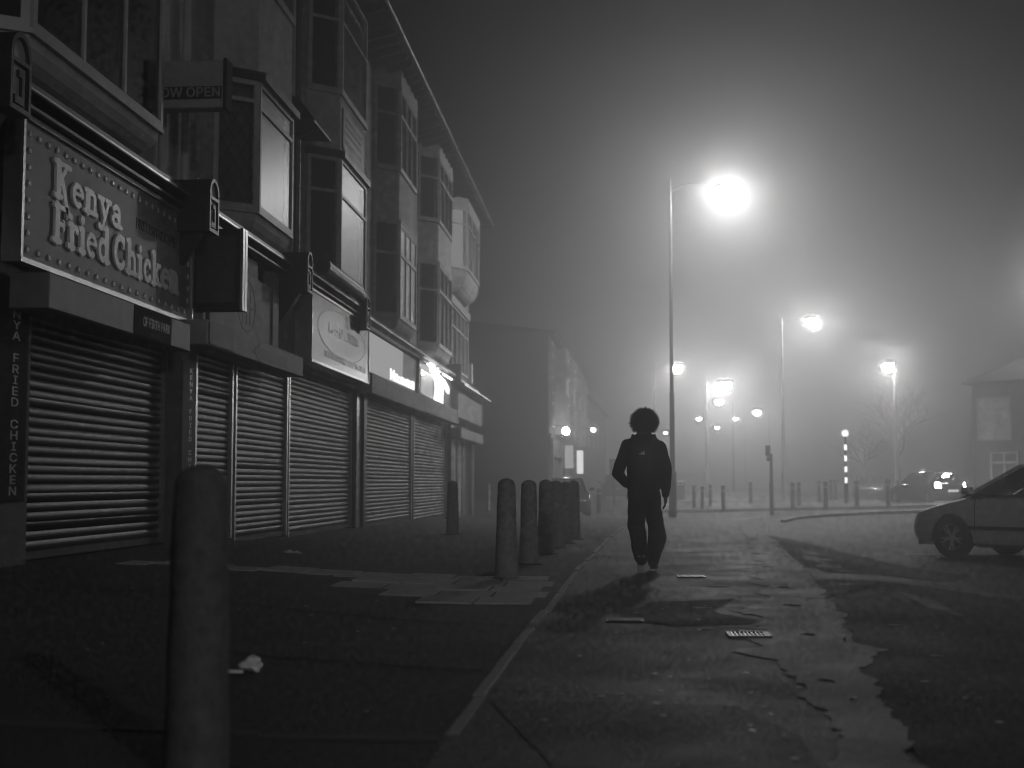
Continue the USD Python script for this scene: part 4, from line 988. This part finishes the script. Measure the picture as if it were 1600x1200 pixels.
# ---------------------------------------------------------------- cars
def car(label, loc, heading, paint, lights_on=False, detail=True):
    """heading: degrees, the nose towards +x when 0."""
    c = thing('car', label, 'car', loc, heading)
    St = [(2.03, .50, .36, .50, .53), (1.99, .64, .25, .58, .62), (1.86, .76, .19, .68, .725), (1.6, .82, .17, .755, .82), (1.3, .84, .17, .82, .89), (1.0, .85, .17, .875, .96), (.4, .855, .17, .90, .96),
          (-.5, .855, .17, .915, .96), (-1.3, .845, .18, .93, .97), (-1.7, .81, .21, .935, .98), (-1.9, .74, .27, .92, .96), (-1.99, .64, .36, .80, .84)]
    def ring(s):
        x, w, zb, zs, zc = s
        half = [(0, zb), (w * .72, zb), (w * .93, zb + .06), (w * .995, zb + (zs - zb) * .45), (w, zb + (zs - zb) * .62), (w * .975, zs - .05), (w * .93, zs), (w * .6, zs + (zc - zs) * .72), (0, zc)]
        return [(x, y, z) for y, z in half] + [(x, -y, z) for y, z in half]
    man = None
    for a, b in zip(St[:-1], St[1:]):
        h = m3.Manifold.hull_points(np.array(ring(a) + ring(b)))
        man = h if man is None else man + h
    WX, WR = (1.22, -1.28), .315
    for wx in WX:
        cy = m3.Manifold.cylinder(2.4, WR + .055, WR + .055, 40).rotate([90, 0, 0]).translate([wx, 1.2, .30])
        man = man - (cy - m3.Manifold.cube([3, .9, 3], True).translate([wx, 0, .3]))
    man = man.refine_to_length(.12)
    mm = man.to_mesh(); t = trimesh.Trimesh(mm.vert_properties[:, :3], mm.tri_verts)
    obj('body', t, paint, c, smooth=32)
    # roof and pillars; base line of the glass and roof line
    fB, rB = (1.02, .68, .93), (-1.82, .66, .95)
    fT, rT = (.12, .55, 1.40), (-1.50, .53, 1.40)
    roof = [(x, y * s, z) for s in (-1, 1) for x, y, z in ((.17, .545, 1.395), (.12, .42, 1.43), (-.4, .56, 1.425), (-.5, .44, 1.475), (-1.1, .55, 1.425), (-1.2, .42, 1.455), (-1.56, .50, 1.37), (-1.52, .36, 1.40))] + [(x, s * .52, 1.37) for x in (.1, -1.5) for s in (-1, 1)]
    obj('roof', hull(roof), paint, c, smooth=35)
    pil = []
    for s in (-1, 1):
        S = lambda p: (p[0], p[1] * s, p[2])
        def bar(p, q, wx, wy):
            p, q = S(p), S(q)
            return hull([(x + a, y + b, z) for (x, y, z) in (p, q) for a in (-wx, wx) for b in (-wy, wy)])
        pil += [bar((1.06, .71, .90), (.13, .55, 1.41), .055, .03), bar((-.28, .745, .9), (-.36, .565, 1.42), .045, .02), bar((-1.5, .735, .9), (-1.36, .545, 1.41), .13, .03)]
    for q in pil: obj('pillar', q, paint, c)
    g = []
    for s in (-1, 1):
        obj('side_window', quad((.98, s * .735, .915), (-.28, s * .755, .925), (-.36, s * .57, 1.40), (.16, s * .56, 1.39)), 'car_glass', c)
        obj('side_window', quad((-.3, s * .755, .925), (-1.5, s * .74, .93), (-1.36, s * .55, 1.395), (-.38, s * .57, 1.40)), 'car_glass', c)
    obj('windscreen', quad((1.10, -.66, .93), (1.10, .66, .93), (.15, .53, 1.405), (.15, -.53, 1.405)), 'car_glass', c)
    obj('rear_window', quad((-1.82, -.64, .96), (-1.82, .64, .96), (-1.52, .50, 1.39), (-1.52, -.50, 1.39)), 'car_glass', c)
    for wx in WX:
        for s in (-1, 1):
            w = part_group('wheel', c)
            ty = lathe([(.20, -.09), (.285, -.095), (.312, -.075), (.315, 0), (.312, .075), (.285, .095), (.20, .09), (.195, 0), (.20, -.09)], 36)
            R_ = trimesh.transformations.rotation_matrix(math.pi / 2, [1, 0, 0])
            ty.apply_transform(R_); obj('tyre', moved(ty, wx, s * .735, .315), 'tyre', w, smooth=35)
            rm = [lathe([(.185, -.07), (.205, -.07), (.205, .07), (.185, .075)], 32)]
            for k in range(5):
                a = k * 2 * math.pi / 5 + .3
                for da in (-.17, .17):
                    rm.append(hull([(r * math.cos(a + da * f) + o * -math.sin(a), r * math.sin(a + da * f) + o * math.cos(a), z) for r, f, hw in ((.03, .4, .018), (.192, 1, .012)) for o in (-hw, hw) for z in (.048, .064)]))
            rm.append(lathe([(0, .07), (.04, .066), (.045, .04), (0, .04)], 16))
            rr = cat_(rm); rr.apply_transform(R_ if s < 0 else trimesh.transformations.rotation_matrix(-math.pi / 2, [1, 0, 0]))
            obj('rim', moved(rr, wx, s * .735, .315), 'rim', w, smooth=30)
            bk = lathe([(0, -.02), (.19, -.02), (.19, .0), (0, .0)], 20); bk.apply_transform(R_); obj('hub_back', moved(bk, wx, s * .735, .315), 'trim_black', w)
    obj('undertray', bx(-1.75, 1.75, -.6, .6, .2, .45), 'trim_black', c)
    obj('front_lip', hull([(x, y, z) for x, y in ((2.0, .46), (2.0, -.46), (1.84, .74), (1.84, -.74)) for z in (.185, .25)]), 'trim_black', c)
    obj('grille', hull([(2.032, y, z) for y in (-.34, .34) for z in (.38, .46)] + [(1.98, y, z) for y in (-.34, .34) for z in (.38, .46)]), 'trim_black', c)
    for s in (-1, 1):
        obj('headlight', hull([(1.995, s * .45, .565), (2.0, s * .60, .55), (1.80, s * .772, .62), (1.62, s * .80, .715), (1.86, s * .62, .70), (1.93, s * .46, .64)]), 'lamp_clear', c, smooth=30)
        obj('tail_lamp', hull([(-2.0, s * .58, .72), (-2.0, s * .64, .98 if False else .80), (-1.85, s * .79, .74), (-1.80, s * .775, .98), (-1.93, s * .66, 1.0), (-1.95, s * .58, .95)]), 'brake_lamp' if lights_on else 'trim_black', c)
        mp = hull([(x, s * y, z) for x, y in ((.92, .82), (.80, .84), (.80, 1.0), (.92, .97)) for z in (.965, 1.07)] + [(.95, s * .9, 1.02)])
        obj('mirror', mp, paint, c, smooth=40)
        obj('mirror_foot', hull([(x, s * y, z) for x in (.84, .92) for y in (.72, .85) for z in (.945, .975)]), 'trim_black', c)
        for a, b, z0, z1 in ((.78, .79, .30, .90), (-.33, -.32, .28, .91)):
            obj('door_seam', hull([(x, s * y, z) for x in (a, b) for y, z in ((.848, z0 + .1), (.857, .5), (.848, z1 - .12), (.828, z1 - .02), (.80, z1 - .02))]), 'trim_black', c)
        obj('door_handle', cbx(-.22, -.06, s * .845, s * .872, .76, .785, .006), paint, c)
        obj('side_moulding', bx(-1.0, .9, s * .850, s * .862, .44, .49), 'trim_black', c)
    obj('rear_bumper', hull([(x, y, z) for x, y in ((-2.03, .5), (-2.03, -.5), (-1.88, .74), (-1.88, -.74)) for z in (.34, .52)]), paint, c)
    obj('number_plate', bx(-2.045, -2.03, -.26, .26, .56, .67), 'plate_lit' if lights_on else 'band_white', c)
    obj('number_plate', bx(2.03, 2.045, -.26, .26, .34, .45), 'band_white', c)
    if lights_on: obj('high_brake_lamp', bx(-1.70, -1.60, -.16, .16, 1.345, 1.38), 'brake_lamp', c)
    for s in (-1, 1):
        obj('front_seat', cat_([cbx(-.55, -.05, s * .36 - .22, s * .36 + .22, .45, .62, .04), hull([(x, s * .36 + y, z) for x, z in ((-.5, .6), (-.38, .6), (-.72, 1.14), (-.62, 1.16)) for y in (-.2, .2)]), cbx(-.74, -.64, s * .36 - .11, s * .36 + .11, 1.16, 1.31, .03)]), 'trim_black', c)
    obj('dashboard', hull([(.95, y, z) for y in (-.66, .66) for z in (.7, .95)] + [(.55, y, z) for y in (-.66, .66) for z in (.7, .96)]), 'trim_black', c)
    return c
FX, FY = 5.13, 21.0
hd_ = 133.0; ca, sa = math.cos(math.radians(hd_)), math.sin(math.radians(hd_))
wx, wy = 1.22, .735
car('silver hatchback parked at an angle on the right edge of the road', (FX - (wx * ca - wy * sa), FY - (wx * sa + wy * ca), G(5.8, 20.5) - .01), hd_, 'car_silver')
car('dark car facing this way behind the row of concrete bollards', (-1.85, 52.5, G(-1.85, 52.5)), -86, 'car_dark')
car('pale car parked in the fog left of the walking person', (.03, 81, G(.03, 81) + .05), 93, 'car_mid')
car('car with lit brake lamps waiting beyond the island', (14.0, 62.2, G(14, 62)), 112, 'car_dark', lights_on=True)
car('faint parked car between the beacon and the braking car', (15.15, 82, G(15.15, 82)), -96, 'car_mid')

# ---------------------------------------------------------------- buildings beyond
def flat_window(b, P, Q, s0, s1, z0, z1, blind_or_room='blind_pale', mull=1, tr=.68, name='window'):
    g = part_group(name, b); fm = []
    for s in np.linspace(s0, s1, mull + 2): fm.append(seg(P, Q, s - .05, s + .05, z0, z1, .12))
    for z in (z0, z0 + (z1 - z0) * tr, z1): fm.append(seg(P, Q, s0 - .05, s1 + .05, z - .045, z + .045, .116))
    obj('frame', cat_(fm), 'frame_white', g)
    obj('pane', seg_quad(P, Q, s0, s1, z0, z1, .03), 'window_glass', g)
    obj('blind_or_room', seg_quad(P, Q, s0, s1, z0, z1, .012), blind_or_room, g)
cb = thing('corner_building', 'dark corner block across the side street, its blank side wall facing', 'building')
obj('wall', hull([(x, y, z) for x, y in ((-17, 76), (-3.75, 76), (-3.0, 112), (-17, 112)) for z in (-.7, 9.4)]), 'brick_dark', cb)
obj('fascia_band', cat_([bx(-12, -3.6, 75.8, 75.99, 2.45, 3.6), bx(-12, -3.55, 75.75, 75.9, 3.62, 3.75)]), 'stone_pilaster', cb)
obj('roof', hull([(x, y, z) for x, y in ((-17.4, 75.6), (-3.3, 75.6), (-2.6, 112.4), (-17.4, 112.4)) for z in (9.41, 9.55)] + [(-11, 82, 11.2), (-11, 108, 11.2)]), 'roof_slate', cb)
Pp, Qq = (-3.75, 76), (-3.0, 112)
obj('shop_front_band', seg(Pp, Qq, .3, 35, 2.5, 3.5, .3, .1), 'stone_pilaster', cb)
for k in range(4):
    obj('pilaster', seg(Pp, Qq, .2 + k * 8.6, .7 + k * 8.6, -.6, 3.5, .3, .12), 'render_panel', cb)
    s = 2.2 + k * 8.4
    for z in (4.3, 7.2): flat_window(cb, Pp, Qq, s, s + 2.2, z, z + 2.0, ['blind_mid', 'blind_pale'][k % 2], 1)
    obj('bay_front', cat_([seg(Pp, Qq, s + 3.6, s + 6.4, 3.9, 9.2, .7, .35)]), 'render_panel', cb)
    P2 = tuple(np.array(Pp) + np.array([.71, 0])); Q2 = tuple(np.array(Qq) + np.array([.71, 0]))
    for z in (4.5, 7.3): flat_window(cb, P2, Q2, s + 3.8, s + 6.2, z, z + 1.8, ['lit_window_dim', 'lit_curtain', 'blind_pale', 'blind_mid'][(k + (z > 5)) % 4], 2)
t = thing('wall_lamp', 'bright shop lamp glaring low on the front of the corner block', 'lamp', (-2.9, 80, 4.05))
b_ = trimesh.creation.icosphere(2, .24); obj('bulb', b_, 'lamp_shop', t, smooth=True); obj('arm', tube((-.75, 0, .35), (0, 0, .3), .03), 'iron', t)
t = thing('wall_lamp', 'smaller shop lamp farther along the corner block', 'lamp', (-1.65, 104, 5.05))
b_ = trimesh.creation.icosphere(2, .18); obj('bulb', b_, 'lamp_shop', t, smooth=True); obj('arm', tube((-1.4, 0, .1), (0, 0, .16), .03), 'iron', t)
for x, y, z0, z1, w, l, mt in ((-2.95, 87, 1.9, 3.4, .28, 'glowing shop window sign under the bright wall lamp', 'lit_window_far'), (-2.4, 93, 1.6, 3.2, .22, 'narrow bright upright sign right of the glowing shop window', 'lit_text')):
    t = thing('shop_sign', l, 'sign', (x, y, 0)); obj('lit_face', bx(-w, w, -.03, 0, z0, z1), mt, t); obj('case', cat_([bx(-w - .05, w + .05, .0, .15, z0 - .05, z1 + .05), bx(-w - .6, -w, .05, .1, z1 - .2, z1 - .1)]), 'iron', t)
fbk = thing('far_building', 'faint end building with pale window frames, closing the left side of the street', 'building')
obj('wall', hull([(x, y, z) for x, y in ((-17, 114), (-2.4, 114), (-1.0, 150), (-17, 150)) for z in (-.5, 8.2)]), 'brick_dark', fbk)
obj('roof', hull([(x, y, z) for x, y in ((-17.3, 113.6), (-2.0, 113.6), (-.6, 150), (-17.3, 150)) for z in (8.21, 8.4)] + [(-9.5, 118, 11), (-9.5, 146, 11)]), 'roof_slate', fbk)
flat_window(fbk, (-6, 114), (-2.4, 114), 1.2, 3.0, 3.2, 5.2, 'blind_pale', 1)
for k in range(4): flat_window(fbk, (-2.4, 114), (-1.0, 150), 2 + k * 8, 4.4 + k * 8, 4.2, 6.6, 'blind_pale', 1)

hs = thing('house', 'house with tall bay windows and pale curtains beyond the silver car', 'house')
HP, HQ = (16.2, 62.3), (21.4, 56.6)      # front wall seen from left to right
dv = np.array(HQ) - np.array(HP); Lh = np.linalg.norm(dv); dv /= Lh; nv = np.array([dv[1], -dv[0]])
def hp_(s, o=0.): q = np.array(HP) + dv * s + nv * o; return (float(q[0]), float(q[1]))
cor = [hp_(0), hp_(Lh), hp_(Lh, -8), hp_(0, -8)]
obj('wall', hull([(*q, z) for q in cor for z in (-.6, 5.4)]), 'house_brick', hs)
rf = [hp_(-.3, .35), hp_(Lh + .3, .35), hp_(Lh + .3, -8.3), hp_(-.3, -8.3)]
obj('roof', hull([(*q, z) for q in rf for z in (5.41, 5.5)] + [(*hp_(1.4, -4), 7.3), (*hp_(Lh - 1.4, -4), 7.3)]), 'roof_slate', hs)
obj('chimney', hull([(*hp_(s, o), z) for s in (2.6, 3.4) for o in (-4.4, -3.6) for z in (6.4, 8.2)]), 'house_brick', hs)
for s0, s1, z0, z1 in ((.3, 1.9, 2.9, 4.75), (3.0, 4.6, 2.9, 4.75), (.9, 2.2, .75, 2.3), (4.6, 6.4, .75, 2.3)):
    flat_window(hs, hp_(0, .02), hp_(Lh, .02), s0, s1, z0, z1, 'blind_pale' if z0 > 2 else 'blind_mid', 1, .72)
obj('door', hull([(*hp_(s, o), z) for s in (2.9, 3.8) for o in (.02, .07) for z in (0, 2.05)]), 'frame_dark', hs)
obj('door_surround', cat_([hull([(*hp_(s + e, o), z) for e in (-.06, .06) for o in (.02, .11) for z in (0, 2.2)]) for s in (2.82, 3.88)] + [hull([(*hp_(s, o), z) for s in (2.75, 3.95) for o in (.02, .13) for z in (2.2, 2.32)])]), 'frame_white', hs)

# ---------------------------------------------------------------- bare tree round the lamp
def tree(label, x, y, h, seed, spread=1.0):
    rng = np.random.default_rng(seed); t = thing('bare_tree', label, 'tree', (x, y, G(x, y)))
    trunk, limbs, twigs = [], [], []
    def grow(p, d, L, r, lvl):
        n = 4 if lvl < 2 else 3
        for i in range(n):
            d2 = d + rng.normal(0, .11 + .03 * lvl, 3) + np.array([0, 0, .05]); d2 /= np.linalg.norm(d2)
            q = p + d2 * L / n; r2 = r * (1 - .42 / n * 1.3)
            (trunk if lvl == 0 else limbs if lvl < 3 else twigs).append(tube(p, q, r, r2, 7 if lvl < 2 else 4))
            p, d, r = q, d2, r2
            if lvl < 5 and (lvl > 0 or i >= n - 2):
                for _ in range(2 if lvl < 3 else 1):
                    if rng.random() < .85:
                        a = rng.uniform(0, 2 * math.pi); sd = np.array([math.cos(a), math.sin(a), .25]) * spread
                        nd = d * rng.uniform(.45, .8) + sd * rng.uniform(.5, .9); nd /= np.linalg.norm(nd)
                        grow(p, nd, L * rng.uniform(.55, .75), r * .62, lvl + 1)
    grow(np.array([0, 0, -.1]), np.array([0, 0, 1.0]), h * .42, .16, 0)
    obj('trunk', cat_(trunk), 'bark', t, smooth=50)
    obj('crown', cat_(limbs + twigs), 'bark', t)
tree('bare leafless tree spreading round the street lamp', 17.3, 84, 8.4, 4, 1.0)
tree('smaller bare tree behind the crossing beacon', 16.6, 90, 6.5, 9, 1.1)

# ---------------------------------------------------------------- fog
M['fog'] = usdkit.material(stage, '/World/Looks/fog', {"v": ("principled_volume", {"color": (.96, .96, .96), "density": FOG, "anisotropy": .76})}, volume="v.volume")
p = obj('haze', trimesh.creation.box(bounds=[[-165, -75, -2.2], [165, 385, 14.6]]), 'fog'); p.SetCustomDataByKey('kind', 'stuff')
